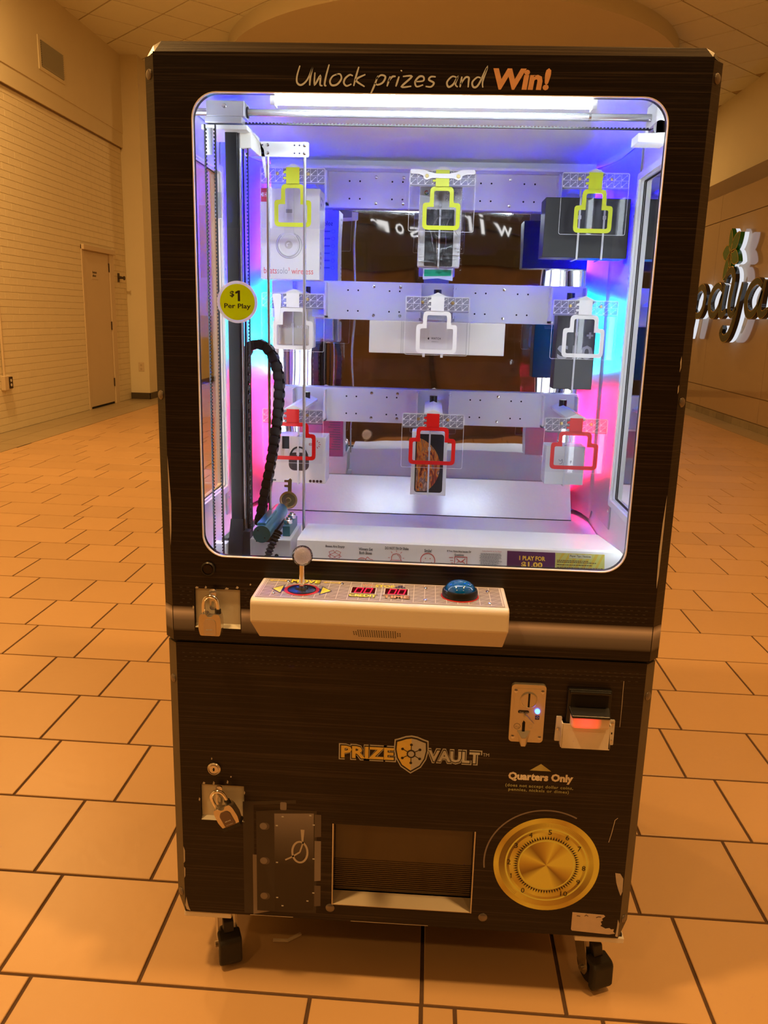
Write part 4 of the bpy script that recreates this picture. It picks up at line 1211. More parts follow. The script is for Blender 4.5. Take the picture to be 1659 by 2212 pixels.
# ---- coin notice
MB(LF).poly([(0.244, 0.5235), (0.286, 0.5235), (0.265, 0.5385)], 0.0004).build('notice_arrow', mat('dull_gold_print', (0.50, 0.48, 0.20), 0.5), K)
M['cream_print'] = mat('cream_print', (0.85, 0.86, 0.86), 0.5)
M['dull_gold'] = mat('olive_gold_print', (0.42, 0.48, 0.26), 0.5)
text('notice_text', 'Quarters Only', (0.2035, 0.329, 0.497, 0.5185), 0.0004, 'cream_print', K, fr=LF, bold=0.05)
text('notice_text', '(does not accept dollar coins,', (0.199, 0.3305, 0.4845, 0.4930), 0.0004, 'dull_gold', K, fr=LF, bold=0.015, spacing=1.1)
text('notice_text', 'pennies, nickels or dimes)', (0.2055, 0.323, 0.4755, 0.4838), 0.0004, 'dull_gold', K, fr=LF, bold=0.015, spacing=1.1)

# ---- printed vault door
M['vault_d'] = mat('vault_print_dark', (0.032, 0.026, 0.026), 0.5)
M['vault_m'] = mat('vault_print_mid', (0.10, 0.085, 0.085), 0.5)
M['vault_l'] = mat('vault_print_light', (0.22, 0.20, 0.21), 0.5)
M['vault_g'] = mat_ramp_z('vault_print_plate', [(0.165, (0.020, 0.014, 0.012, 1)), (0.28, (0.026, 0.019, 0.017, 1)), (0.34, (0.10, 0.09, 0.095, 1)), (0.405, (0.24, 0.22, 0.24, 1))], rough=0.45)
VP = MB(LF).poly([(-0.322, 0.420), (-0.214, 0.430), (-0.214, 0.422), (-0.300, 0.414), (-0.300, 0.160), (-0.322, 0.160)], 0.0003).build('vault_print', 'vault_d', K)
MB(LF).poly([(-0.303, 0.158), (-0.295, 0.168), (-0.295, 0.300), (-0.303, 0.300)], 0.0005).poly([(-0.303, 0.158), (-0.268, 0.168), (-0.295, 0.168)], 0.0005).build('vault_frame', 'vault_l', VP)
MB(LF).poly([(-0.295, 0.400), (-0.232, 0.408), (-0.172, 0.408), (-0.172, 0.170), (-0.295, 0.168)], 0.0004).build('vault_back', 'vault_d', VP)
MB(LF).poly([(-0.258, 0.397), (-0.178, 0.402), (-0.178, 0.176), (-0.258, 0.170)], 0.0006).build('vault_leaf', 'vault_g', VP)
for z in (0.367, 0.287, 0.204):
    MB(LF).poly(rrect(-0.288, -0.268, z - 0.0085, z + 0.0085, 0.0082, 6), 0.0007).build('vault_bolt', 'vault_m', VP)
    MB(LF).disc(-0.2805, z, 0.0075, 0.0009, n=20).build('vault_bolt_end', 'vault_l', VP)
MB(LF).poly(rrect(-0.246, -0.233, 0.406, 0.424, 0.003, 4), 0.0008).build('vault_pin', 'vault_l', VP)
for z0, z1 in ((0.348, 0.400), (0.246, 0.340), (0.186, 0.236)):
    MB(LF).poly([(-0.176, z0), (-0.163, z0 + 0.002), (-0.163, z1), (-0.176, z1)], 0.0007).build('vault_hinge', 'vault_l' if z1 == 0.340 else 'vault_m', VP)
dots = MB(LF)
for x, z in ((-0.241, 0.391), (-0.185, 0.397), (-0.253, 0.370), (-0.178, 0.376), (-0.253, 0.285), (-0.178, 0.298), (-0.253, 0.202), (-0.178, 0.218), (-0.190, 0.198), (-0.242, 0.183)):
    dots.rect(x - 0.0022, x + 0.0022, z - 0.0014, z + 0.0014, 0.0008)
dots.build('vault_studs', 'silver_print', VP)
wh = MB(LF)
N = 28
wh.stroke([(-0.206 + 0.0155 * math.cos(2 * PI * i / N), 0.312 + 0.024 * math.sin(2 * PI * i / N)) for i in range(N)], 0.0042, 0.0009, closed=True)
wh.poly([(-0.2025, 0.336), (-0.199, 0.336), (-0.1965, 0.364), (-0.2045, 0.364)], 0.0009)
wh.stroke([(-0.206, 0.312), (-0.222, 0.300), (-0.236, 0.292)], 0.0034, 0.0009)
wh.stroke([(-0.206, 0.312), (-0.199, 0.336)], 0.003, 0.0009)
wh.build('vault_handwheel', mat('vault_wheel_print', (0.48, 0.46, 0.46), 0.4), VP)
MB(LF).stroke([(-0.198, 0.300), (-0.184, 0.280), (-0.180, 0.274)], 0.006, 0.0008).build('vault_spoke', 'vault_d', VP)

# ---- printed gold dial
DX, DZ, DRR = 0.2905, 0.316, 0.105
gA, gB, gC = (0.84, 0.78, 0.13, 1), (0.58, 0.41, 0.06, 1), (0.30, 0.19, 0.03, 1)
M['dial_c'] = mat_cone('dial_brushed_centre', DX, DZ, [(0.0, gB), (0.07, gC), (0.13, gA), (0.30, gA), (0.375, gC), (0.42, gB), (0.5, gA), (0.60, gA), (0.66, gB), (0.71, gA), (0.78, gB), (0.86, gC), (0.93, gA), (1.0, gB)])
M['dial_o'] = mat_cone('dial_rim', DX, DZ, [(0.0, gA), (0.10, gB), (0.2, gA), (0.33, gB), (0.45, gA), (0.6, gA), (0.70, gB), (0.8, gA), (0.92, gB), (1.0, gA)])
M['dial_m'] = mat_cone('dial_band', DX, DZ, [(0.0, gC), (0.12, gA), (0.25, gB), (0.4, gC), (0.52, gA), (0.62, gB), (0.75, gA), (0.86, gC), (0.92, (0.20, 0.13, 0.02, 1)), (1.0, gC)])
M['dial_y'] = mat('dial_yellow', (0.80, 0.84, 0.18), 0.45)
dl = MB(LF).disc(DX, DZ, DRR, 0.0, 0.0005, 72).build('gold_dial_print', 'dial_o', K)
MB(LF).ring(DX, DZ, 0.074, 0.0945, 0.0007, 72).build('dial_band', 'dial_m', dl)
MB(LF).ring(DX, DZ, 0.079, 0.0825, 0.0009, 72).build('dial_line', 'dial_y', dl)
MB(LF).disc(DX, DZ, 0.074, 0.0009, n=64).build('dial_plate', 'dial_o', dl)
mb = MB(LF)
for i in range(150):
    a = math.radians(-50 + 280 * i / 149)
    c, s = math.cos(a), math.sin(a)
    mb.stroke([(DX + 0.085 * c, DZ + 0.085 * s), (DX + 0.0935 * c, DZ + 0.0935 * s)], 0.0006, 0.0009)
tag(mb.build('dial_ticks', mat('dial_tick_print', (0.36, 0.28, 0.06), 0.5), dl), kind='stuff')
mb = MB(LF)
for i in range(72):
    a = 2 * PI * i / 72
    c, s = math.cos(a), math.sin(a); px_, pz_ = -s, c
    mb.poly([(DX + 0.0662 * c, DZ + 0.0662 * s), (DX + 0.0585 * c + 0.0019 * px_, DZ + 0.0585 * s + 0.0019 * pz_), (DX + 0.0585 * c - 0.0019 * px_, DZ + 0.0585 * s - 0.0019 * pz_)], 0.0012)
tag(mb.build('dial_teeth', 'black_print', dl), kind='stuff')
MB(LF).disc(DX, DZ, 0.0580, 0.0013, n=64).build('dial_rim', 'dial_m', dl)
MB(LF).disc(DX, DZ, 0.0565, 0.0015, n=64).build('dial_ledge', 'dial_y', dl)
MB(LF).disc(DX, DZ, 0.0535, 0.0017, n=64).build('dial_centre', 'dial_c', dl)
for n_, a in ((0, 235), (1, 203), (2, 178), (3, 147), (4, 118), (5, 88), (6, 60), (7, 33), (8, -2), (9, -28), (10, -58)):
    a = math.radians(a); r = 0.0745
    x, z = DX + r * math.cos(a), DZ + r * math.sin(a)
    hw = 0.0036 if n_ != 10 else 0.0068
    if n_ == 1:
        MB(LF).stroke([(x - 0.0018, z + 0.0032), (x + 0.0006, z + 0.0050), (x + 0.0006, z - 0.0052)], 0.0013, 0.0014).build('dial_number', 'black_print', dl)
        continue
    text('dial_number', str(n_), (x - hw, x + hw, z - 0.0055, z + 0.0055), 0.0014, 'black_print', dl, fr=LF)
MB(LF).ring(DX - 0.004, DZ + 0.002, 0.1185, 0.1215, 0.0004, 40, math.radians(62), math.radians(188)).build('dial_glint', 'vault_l', dl)

# torn paper sticker
MB(LF).poly([(0.351, 0.210), (0.414, 0.208), (0.417, 0.205), (0.411, 0.199), (0.413, 0.195), (0.409, 0.192), (0.412, 0.186), (0.409, 0.182), (0.420, 0.176), (0.428, 0.178), (0.431, 0.175), (0.437, 0.176), (0.436, 0.170), (0.440, 0.166), (0.428, 0.163), (0.353, 0.167), (0.351, 0.170)], 0.0, 0.0005).build('torn_sticker', mat('paper_sticker', (0.62, 0.52, 0.44), 0.7, vary=0.1, scale=60), K)
MB(LF).stroke([(0.360, 0.203), (0.367, 0.202)], 0.0015, 0.0008).stroke([(0.376, 0.203), (0.379, 0.206), (0.383, 0.203)], 0.0012, 0.0008).stroke([(0.399, 0.201), (0.404, 0.2035), (0.409, 0.203)], 0.0015, 0.0008).build('sticker_scribble', 'vault_d', K)

# ---- castors
M['zinc'] = mat('zinc_steel', (0.50, 0.46, 0.38), 0.28, 0.9, vary=0.08, scale=40)
def castor(x, y, px0, px1, ang, brake):
    c = MB().box(px0, px1, y - 0.105, y + 0.03, 0.1365, 0.1495).build('castor', 'white_plastic', K, bevel=0.002)
    MB().box(px0 + 0.004, px1 - 0.004, y - 0.10, y + 0.03, 0.1495, 0.1555).build('castor_block', 'black', c)
    MB().cyl((x, y - 0.03, 0.124), (x, y - 0.03, 0.1365), 0.026, n=24).build('swivel', 'zinc', c, smooth=True)
    R_ = Matrix.Translation((x, y - 0.03, 0)) @ Matrix.Rotation(ang, 4, 'Z')
    for s in (-1, 1):
        mb = MB(R_ @ frame((s * 0.0195, 0, 0), (0, 1, 0), (0, 0, 1), (1, 0, 0)))
        mb.poly(rpoly([(-0.018, 0.126), (0.026, 0.126), (0.016, 0.090), (-0.016, 0.022), (-0.034, 0.022), (-0.042, 0.040), (-0.034, 0.070)], 0.006, 3), -0.0014, 0.0014)
        mb.build('fork_cheek', 'zinc', c, bevel=0.0006)
    MB(R_).box(-0.021, 0.021, -0.018, 0.026, 0.1225, 0.1265).build('fork_bridge', 'zinc', c)
    MB(R_).lathe([(0.024, -0.014), (0.033, -0.012), (0.0355, 0.0), (0.033, 0.012), (0.024, 0.014)], (0, -0.026, 0.0357), (1, 0, 0), 32).build('wheel', 'rubber', c, smooth=True)
    MB(R_).cyl((-0.027, -0.026, 0.036), (0.027, -0.026, 0.036), 0.0065).build('axle', 'zinc', c, smooth=True)
    if brake:
        MB(R_).extrude_yz([(-0.036, 0.078), (-0.066, 0.074), (-0.072, 0.066), (-0.073, 0.020), (-0.066, 0.010), (-0.052, 0.012), (-0.052, 0.062), (-0.036, 0.066)], -0.024, 0.024).build('brake_cover', 'rubber', c, bevel=0.004)
        MB(R_).extrude_yz([(-0.030, 0.072), (-0.050, 0.076), (-0.044, 0.100), (-0.026, 0.104)], -0.011, 0.011).build('brake_tab', 'black', c, bevel=0.002)
for a_ in ((-0.385, 0.115, -0.452, -0.352, math.radians(24), True), (0.402, 0.115, 0.362, 0.462, math.radians(24), True),
           (-0.385, 0.80, -0.452, -0.352, math.radians(-160), False), (0.402, 0.80, 0.362, 0.462, math.radians(-150), False)):
    castor(*a_)

# ================================================================== inside the machine
BY = 0.722
BX0, BX1 = -0.393, 0.405
M['tube_light'] = mat_emit('white_tube', (0.82, 0.94, 1.0), 75.0)
MB().box(-0.449, 0.449, 0.024, 0.80, 1.748, 1.754).build('inner_ceiling', 'white', K)
MB().box(-0.449, 0.449, 0.796, 0.802, 0.83, 1.75).build('inner_back', 'white', K)
MB().box(BX0, BX1, 0.730, 0.735, 0.955, 1.735).build('mirror_sheet', 'mirror', K)
MB().box(-0.40, 0.41, 0.66, 0.728, 1.722, 1.728).build('back_ledge', 'white', K)
MB().box(BX0, BX1, 0.708, 0.716, 1.735, 1.748).build('top_flange', 'white', K)
tu = MB().cyl((-0.256, 0.046, 1.7265), (0.271, 0.046, 1.7265), 0.0082).build('light_tube', 'tube_light', K, smooth=True)
MB().box(-0.262, 0.277, 0.025, 0.085, 1.7365, 1.7475).build('tube_holder', mat('grey_tube_channel', (0.16, 0.16, 0.20), 0.4), tu)  # channel widened and darkened to shade the ceiling around the tube
for x in (-0.260, 0.275):
    MB().box(x - 0.004, x + 0.004, 0.035, 0.057, 1.716, 1.7355).build('tube_cap', 'white_plastic', tu)

M['side_tube'] = mat_emit('white_side_tube', (0.86, 0.95, 1.0), 26.0)
for s in (-1, 1):
    o = MB().cyl((s * 0.420, 0.036, 0.965), (s * 0.420, 0.036, 1.700), 0.0065, n=16).build('side_light_tube', 'side_tube', K, smooth=True)
    MB().box(s * 0.420 - 0.012, s * 0.420 + 0.012, 0.0245, 0.0285, 0.955, 1.71).build('tube_holder', 'alu', o)
    for z in (0.960, 1.705):
        MB().box(s * 0.420 - 0.008, s * 0.420 + 0.008, 0.0285, 0.044, z - 0.005, z + 0.005).build('tube_cap', 'white_plastic', o)

# mounting rails across the mirror
RAILS = ((1.637, 1.722), (1.366, 1.461), (1.103, 1.192))
for z0, z1 in RAILS:
    r = MB().box(BX0, BX1, 0.708, 0.728, z0, z1).build('mounting_rail', 'white', K, bevel=0.0012)
    hol = MB(front(0.708)); 
    for c in (-0.130, 0.032, 0.194):
        for dx in (-0.066, -0.02 if c == 0.032 else -0.04, 0.02 if c == 0.032 else 0.04, 0.066):
            if c == 0.032: continue
            for z in (z0 + 0.022, z1 - 0.022):
                hol.disc(c + dx, z, 0.0022, 0.0002, n=10)
    hol.build('rail_holes', 'darkhole', r)
    scr = MB()
    for x in (-0.252, -0.130, -0.062, 0.075, 0.20, 0.318):
        for z in (z0 + 0.012, z1 - 0.012):
            scr.lathe([(0.0042, 0), (0.0036, 0.0014), (1e-4, 0.002)], (x, 0.708, z), (0, -1, 0), 12)
    scr.build('rail_screws', 'steel', r, smooth=True)
    for cx in (-0.2915, 0.032, 0.3565):
        b = MB(front(0.708))
        b.box(cx - 0.044, cx - 0.040, z0 + 0.004, z1 - 0.004, 0.0, 0.040).box(cx + 0.040, cx + 0.044, z0 + 0.004, z1 - 0.004, 0.0, 0.040).box(cx - 0.044, cx + 0.044, z0 + 0.004, z0 + 0.008, 0.0, 0.040)
        b.build('rail_pocket', 'white', r)

# lower back: sloped glossy panel, dark gap, floor, front information box
MB().add([(BX0, 0.724, 0.957), (BX1, 0.724, 0.957), (BX1, 0.668, 0.868), (BX0, 0.668, 0.868), (BX0, 0.728, 0.955), (BX1, 0.728, 0.955), (BX1, 0.672, 0.866), (BX0, 0.672, 0.866)],
         [(0, 1, 2, 3), (7, 6, 5, 4), (0, 4, 5, 1), (1, 5, 6, 2), (2, 6, 7, 3), (3, 7, 4, 0)]).build('sloped_back', 'white_gloss', K)
MB().box(BX0, BX1, 0.667, 0.690, 0.860, 0.8675).build('floor_gap', 'darkhole', K)
MB().extrude_yz([(0.667, 0.866), (0.03, 0.842), (0.03, 0.834), (0.80, 0.834), (0.80, 0.866)], -0.449, 0.449).build('display_floor', 'white_gloss', K)
X0I = -0.222
ib = MB().add([(X0I, 0.0300, 0.855), (X0I, 0.0640, 0.952), (X0I, 0.069, 0.955), (X0I, 0.205, 0.950), (X0I, 0.205, 0.842),
               (0.394, 0.0300, 0.855), (0.394, 0.0640, 0.952), (0.392, 0.069, 0.955), (0.378, 0.205, 0.950), (0.378, 0.205, 0.842),
               (0.449, 0.09, 0.84), (0.449, 0.09, 0.905), (0.449, 0.18, 0.90), (0.449, 0.205, 0.842)],
              [(0, 5, 6, 1), (1, 6, 7, 2), (2, 7, 8, 3), (3, 8, 9, 4), (0, 1, 2, 3, 4), (5, 10, 11, 6), (6, 11, 12, 7), (7, 12, 8), (8, 12, 13, 9), (0, 4, 9, 13, 10, 5)]).build('information_box', 'white_plastic', K)
IF = frame((0, 0.0638, 0.952), (1, 0, 0), (0, 0.33078, 0.94371), (0, -0.94371, 0.33078)) @ Matrix.Translation((0, -0.952, 0))
T = 0.952
def it(body, xc, w, zt, h, m='ink_dark', bold=0.02):
    text('notice_line', body, (xc - w / 2, xc + w / 2, T - zt - h, T - zt), 0.0004, m, ib, fr=IF, bold=bold)
it('Boxes Are Empty', -0.148, 0.037, 0.0068, 0.0056)
it('Code is inside', -0.147, 0.029, 0.0395, 0.0046)
it('Winners Get', -0.089, 0.027, 0.0092, 0.0052)
it('Both Shoes', -0.089, 0.024, 0.0165, 0.0052)
it('DO NOT Tilt Or Shake', -0.0295, 0.045, 0.0055, 0.0050)
it('Smile!', 0.0302, 0.014, 0.0072, 0.0060)
it('If You Have Any Issues Or', 0.0895, 0.046, 0.0072, 0.0045)
it('Questions', 0.0895, 0.018, 0.0135, 0.0050)
ic = MB(IF)
def S(pts, wd=0.0007, closed=False):
    ic.stroke([(p[0], T - p[1]) for p in pts], wd, 0.0004, closed=closed)
bx, bz = -0.148, 0.027
S([(bx - 0.009, bz - 0.002), (bx, bz + 0.002), (bx + 0.009, bz - 0.002), (bx + 0.009, bz + 0.006), (bx, bz + 0.010), (bx - 0.009, bz + 0.006)], closed=True)
S([(bx, bz + 0.002), (bx, bz + 0.010)])
S([(bx - 0.009, bz - 0.002), (bx, bz - 0.006), (bx + 0.009, bz - 0.002)])
S([(bx - 0.009, bz - 0.002), (bx - 0.0125, bz + 0.001), (bx - 0.004, bz + 0.0055), (bx, bz + 0.002), (bx + 0.004, bz + 0.0055), (bx + 0.0125, bz + 0.001), (bx + 0.009, bz - 0.002)])
S([(bx - 0.009, bz - 0.002), (bx - 0.0115, bz - 0.007), (bx - 0.003, bz - 0.0105), (bx, bz - 0.006), (bx + 0.003, bz - 0.0105), (bx + 0.0115, bz - 0.007), (bx + 0.009, bz - 0.002)])
sx, sz = -0.089, 0.033
S(smooth_pts([(sx - 0.015, sz + 0.004), (sx - 0.014, sz - 0.001), (sx - 0.008, sz - 0.004), (sx - 0.001, sz - 0.003), (sx + 0.001, sz + 0.001), (sx - 0.006, sz + 0.004), (sx - 0.015, sz + 0.004)], 4), 0.001)
S(smooth_pts([(sx + 0.001, sz - 0.002), (sx + 0.004, sz - 0.006), (sx + 0.009, sz - 0.002), (sx + 0.014, sz - 0.001), (sx + 0.013, sz + 0.004), (sx + 0.008, sz + 0.003), (sx + 0.001, sz - 0.001)], 4), 0.001)
for k in range(3):
    S([(sx - 0.011 + 0.003 * k, sz - 0.003), (sx - 0.010 + 0.003 * k, sz - 0.0005)], 0.0008)
ax, az = -0.030, 0.0265
S([(ax - 0.009, az + 0.0045), (ax - 0.009, az - 0.002), (ax - 0.0065, az - 0.0065), (ax, az - 0.0085), (ax + 0.0065, az - 0.0065), (ax + 0.009, az - 0.002), (ax + 0.009, az + 0.0045)], 0.001)
S([(ax - 0.0105, az + 0.0045), (ax + 0.0105, az + 0.0045), (ax + 0.0105, az + 0.010), (ax - 0.0105, az + 0.010)], 0.001, True)
S([(ax, az - 0.0115), (ax, az - 0.0145)], 0.0008); S([(ax - 0.008, az - 0.009), (ax - 0.0105, az - 0.012)], 0.0008); S([(ax + 0.008, az - 0.009), (ax + 0.0105, az - 0.012)], 0.0008)
S([(ax - 0.012, az), (ax - 0.0155, az)], 0.0008); S([(ax + 0.012, az), (ax + 0.0155, az)], 0.0008); S([(ax + 0.002, az - 0.006), (ax + 0.006, az - 0.003), (ax + 0.0065, az + 0.001)], 0.0007)
mx, mz = 0.0302, 0.0285
S([(mx + 0.0135 * math.cos(2 * PI * i / 32), mz + 0.0135 * math.sin(2 * PI * i / 32)) for i in range(32)], 0.0013, True)
S([(mx - 0.0045, mz - 0.0045), (mx - 0.0045, mz - 0.0025)], 0.0014); S([(mx + 0.0045, mz - 0.0045), (mx + 0.0045, mz - 0.0025)], 0.0014)
S([(mx + 0.0082 * math.cos(a), mz + 0.0082 * math.sin(a)) for a in [math.radians(20 + 140 * i / 10) for i in range(11)]], 0.0012)
ex, ez = 0.093, 0.0265
S([(ex - 0.0115, ez - 0.007), (ex + 0.0115, ez - 0.007), (ex + 0.0115, ez + 0.0075), (ex - 0.0115, ez + 0.0075)], 0.0011, True)
S([(ex - 0.0085, ez - 0.004), (ex, ez + 0.003), (ex + 0.0085, ez - 0.004)], 0.0011); S([(ex - 0.008, ez + 0.005), (ex - 0.003, ez + 0.001)], 0.0010); S([(ex + 0.008, ez + 0.005), (ex + 0.003, ez + 0.001)], 0.0010)
for k, l in ((-0.005, 0.008), (0, 0.006), (0.005, 0.004)):
    S([(ex - 0.0145 - l, ez + k), (ex - 0.0145, ez + k)], 0.0010)
ic.build('red_icons', 'ink_red', ib)
tl = MB(IF)
z = 0.0105
while z < 0.052:
    x1 = 0.174 - random.uniform(0, 0.012)
    x = 0.1285 + (0.002 if random.random() < 0.7 else 0)
    while x < x1:
        wd = random.uniform(0.0015, 0.005)
        tl.rect(x, min(x + wd, x1), T - z - 0.0011, T - z, 0.0004); x += wd + 0.0007
    z += 0.00205
tag(tl.build('terms_small_print', 'ink_grey', ib), kind='stuff')
text('terms_heading', 'Terms of use for the Key Master', (0.133, 0.170, T - 0.0080, T - 0.0052), 0.0004, 'ink_red', ib, fr=IF)
pp = MB(IF).rect(0.1805, 0.2708, 0.850, T - 0.0042, 0.0003).build('price_label', mat('purple_label', srgb(84, 36, 82), 0.5, vary=0.08, scale=60), ib)
for body, a, b, z0, z1 in (('1 PLAY FOR', 0.2035, 0.2525, 0.931, 0.9395), ('$1.00', 0.2075, 0.2475, 0.9165, 0.9285), ('5 PLAYS FOR', 0.1990, 0.2525, 0.9010, 0.9085)):
    text('label_text', body, (a, b, z0, z1), 0.0006, mat('label_gold', srgb(240, 200, 80), 0.5), pp, fr=IF, bold=0.04)
M['stripe'] = mat('tips_stripe', srgb(204, 180, 70), 0.5)
tp = MB(IF).rect(0.2715, 0.3635, 0.850, T - 0.0042, 0.0003).build('tips_label', mat('tips_base', srgb(196, 196, 110), 0.5), ib)
st = MB(IF)
for i in range(12):
    x = 0.2715 + i * 0.0125 - 0.04
    pts = [(x, 0.870), (x + 0.006, 0.870), (x + 0.046, 0.9475), (x + 0.040, 0.9475)]
    if x + 0.046 > 0.3635 or x < 0.2715:
        pts = [(max(0.2715, min(0.3635, p[0])), p[1] if 0.2715 <= p[0] <= 0.3635 else 0.870 + (max(0.2715, min(0.3635, p[0])) - x) / 0.04 * 0.0775) for p in pts]
        pts = [(p[0], max(0.870, min(0.9475, p[1]))) for p in pts]
    st.poly(pts, 0.0005)
st.build('tips_stripes', 'stripe', tp)
MB(IF).rect(0.297, 0.339, 0.9385, 0.9460, 0.0006).build('tips_title_bar', mat('tips_bar', srgb(205, 205, 170), 0.5), tp)
text('tips_title', 'Player Tips / Notices', (0.2985, 0.3375, 0.9395, 0.9450), 0.0008, 'ink_dark', tp, fr=IF, bold=0.01)
tl = MB(IF)
for z in (0.9345, 0.9315, 0.9265, 0.9215, 0.9165, 0.9135, 0.9085, 0.9035):
    x = 0.2745; x1 = 0.3615 - random.uniform(0, 0.03)
    while x < x1:
        wd = random.uniform(0.0015, 0.005); tl.rect(x, x + wd, z - 0.0016, z, 0.0007); x += wd + 0.0008
tag(tl.build('tips_small_print', mat('tips_ink', (0.16, 0.11, 0.05), 0.6), tp), kind='stuff')

# curved corner sheets with colour strips hidden behind the mirror edge
M['led_b'] = mat_emit('led_blue_light', (0.004, 0.0006, 1.0), 3800.0)
M['led_c'] = mat_emit('led_cyan_light', (0.0, 0.42, 1.0), 330.0)
M['led_p'] = mat_emit('led_pink_light', (1.0, 0.010, 0.08), 230.0)
for s in (-1, 1):
    prof = smooth_pts([(0.4505, 0.432), (0.4505, 0.52), (0.4495, 0.60), (0.445, 0.66), (0.434, 0.715), (0.417, 0.758), (0.395, 0.790)], 4)
    prof = [(s * p[0], p[1]) for p in prof]
    mb = MB()
    n = len(prof)
    zb = lambda p: 0.905 if abs(p[0]) > 0.447 else 0.880
    mb.add([(p[0], p[1], zb(p)) for p in prof] + [(p[0], p[1], 1.747) for p in prof], [(i, i + 1, n + i + 1, n + i) for i in range(n - 1)])
    o = mb.build('corner_sheet', mat('diffuser_sheet', (0.52, 0.52, 0.54), 0.35, vary=0.02), K, smooth=True)
    md = o.modifiers.new('solid', 'SOLIDIFY'); md.thickness = 0.0015; md.offset = 0
    xe = (BX1 - 0.006) if s > 0 else (BX0 + 0.004)
    MB().box(min(xe, xe - s * 0.006), max(xe, xe - s * 0.006), 0.765, 0.785, 0.90, 1.745).build('strip_backing', 'alu', K)
    for nm, z0, z1 in (('led_p', 0.93, 1.185), ('led_c', 1.235, 1.455), ('led_b', 1.51, 1.742)):
        x = xe + s * 0.0015
        MB().quad((x, 0.767, z0), (x, 0.783, z0), (x, 0.783, z1), (x, 0.767, z1)).build('colour_strip', nm, K)
    scr = MB()
    for z in (0.945, 1.10, 1.30, 1.47, 1.60):
        scr.lathe([(0.004, 0), (0.003, 0.0015), (1e-4, 0.002)], (s * 0.4495, 0.452, z), (-s, 0, 0), 12)
    scr.build('sheet_screws', 'steel', o, smooth=True)

# ---- gantry
M['belt'] = mat('toothed_belt', (0.012, 0.011, 0.014), 0.6)
M['column'] = mat('black_extrusion', (0.012, 0.012, 0.014), 0.28, vary=0.1)
rod = MB().cyl((-0.449, 0.12, 1.7225), (0.412, 0.12, 1.7225), 0.0062).build('cross_rod', 'rod', K, smooth=True)
MB().cyl((0.28, 0.12, 1.7225), (0.284, 0.12, 1.7225), 0.0068).build('rod_clip', 'steel', rod, smooth=True)
rb = MB().box(0.388, 0.424, 0.085, 0.155, 1.690, 1.747).build('rod_bracket', 'white_plastic', K, bevel=0.002)
MB().cyl((0.397, 0.12, 1.700), (0.397, 0.085, 1.700), 0.012).build('belt_pulley', 'steel', rb, smooth=True)
MB().box(0.36, 0.41, 0.08, 0.13, 1.676, 1.690).build('bracket_foot', 'white_plastic', rb)
def belt(pa, pb, side, name='toothed_belt'):
    pa, pb = Vector(pa), Vector(pb); d = (pb - pa); L = d.length; d.normalize(); side = Vector(side)
    wv = d.cross(side).normalized()
    mb = MB()
    def bar(a, b, s0, s1, hw):
        vs = []
        for p in (a, b):
            for q in (s0, s1):
                for r in (-hw, hw):
                    vs.append(p + side * q + wv * r)
        mb.add(vs, [(0, 1, 3, 2), (4, 6, 7, 5), (0, 4, 5, 1), (2, 3, 7, 6), (0, 2, 6, 4), (1, 5, 7, 3)])
    bar(pa, pb, -0.0008, 0.0008, 0.003)
    n = int(L / 0.0062)
    for i in range(n):
        a = pa + d * (i * 0.0062); bar(a, a + d * 0.0032, 0.0008, 0.0026, 0.003)
    return mb.build(name, 'belt', K)
belt((-0.325, 0.12, 1.7035), (0.388, 0.12, 1.7035), (0, 0, 1))
# carriage at the left end of the rod
cg = MB().box(-0.390, -0.322, 0.098, 0.142, 1.711, 1.737).build('carriage', 'alu', K, bevel=0.0015)
MB().box(-0.392, -0.326, 0.095, 0.125, 1.700, 1.7105).build('carriage_plate', 'alu', cg, bevel=0.001)
MB().cyl((-0.322, 0.12, 1.7225), (-0.3195, 0.12, 1.7225), 0.0095).build('bearing_seal', 'black', cg, smooth=True)
MB().lathe([(0.0042, 0), (0.0035, 0.0015), (1e-4, 0.002)], (-0.358, 0.098, 1.728), (0, -1, 0), 14).build('screw', 'steel', cg, smooth=True)
MB().box(-0.400, -0.318, 0.10, 0.21, 1.690, 1.698).build('carriage_base', 'white_plastic', cg, bevel=0.001)
MB().box(-0.337, -0.316, 0.125, 0.20, 1.664, 1.692).build('motor_block', mat('cream_block', (0.72, 0.70, 0.62), 0.5), cg, bevel=0.001)
MB().add([(-0.316, 0.2, 1.69), (-0.308, 0.2, 1.676), (-0.303, 0.2, 1.64), (-0.300, 0.2, 1.628), (-0.306, 0.2, 1.626), (-0.312, 0.2, 1.66),
          (-0.316, 0.203, 1.69), (-0.308, 0.203, 1.676), (-0.303, 0.203, 1.64), (-0.300, 0.203, 1.628), (-0.306, 0.203, 1.626), (-0.312, 0.203, 1.66)],
         [(0, 1, 2, 3, 4, 5), (11, 10, 9, 8, 7, 6)] + [(i, (i + 1) % 6, 6 + (i + 1) % 6, 6 + i) for i in range(6)]).build('cable_hook', 'white_plastic', cg)
ar = plate('bracket_arm', front(0.2), [rrect(-0.345, -0.2225, 1.6640, 1.6905, 0.003, 4)], -0.003, 0.0, 'white_plastic', K)
for x in (-0.301, -0.2305):
    for z in (1.6705, 1.6845):
        MB().lathe([(0.0034, 0), (0.003, 0.0012), (1e-4, 0.0017)], (x, 0.2, z), (0, -1, 0), 12).build('screw', 'steel', ar, smooth=True)
hm = MB(front(0.2))
for x in (-0.320, -0.311, -0.250, -0.2405):
    for z in (1.6705, 1.6845):
        hm.disc(x, z, 0.0015, 0.0003, n=10)
hm.build('arm_holes', 'navy', ar)
for x in (-0.301, -0.2305):
    MB().cyl((x, 0.2015, 0.935), (x, 0.2015, 1.664), 0.0030, n=14).build('guide_rod', 'rod', K, smooth=True)
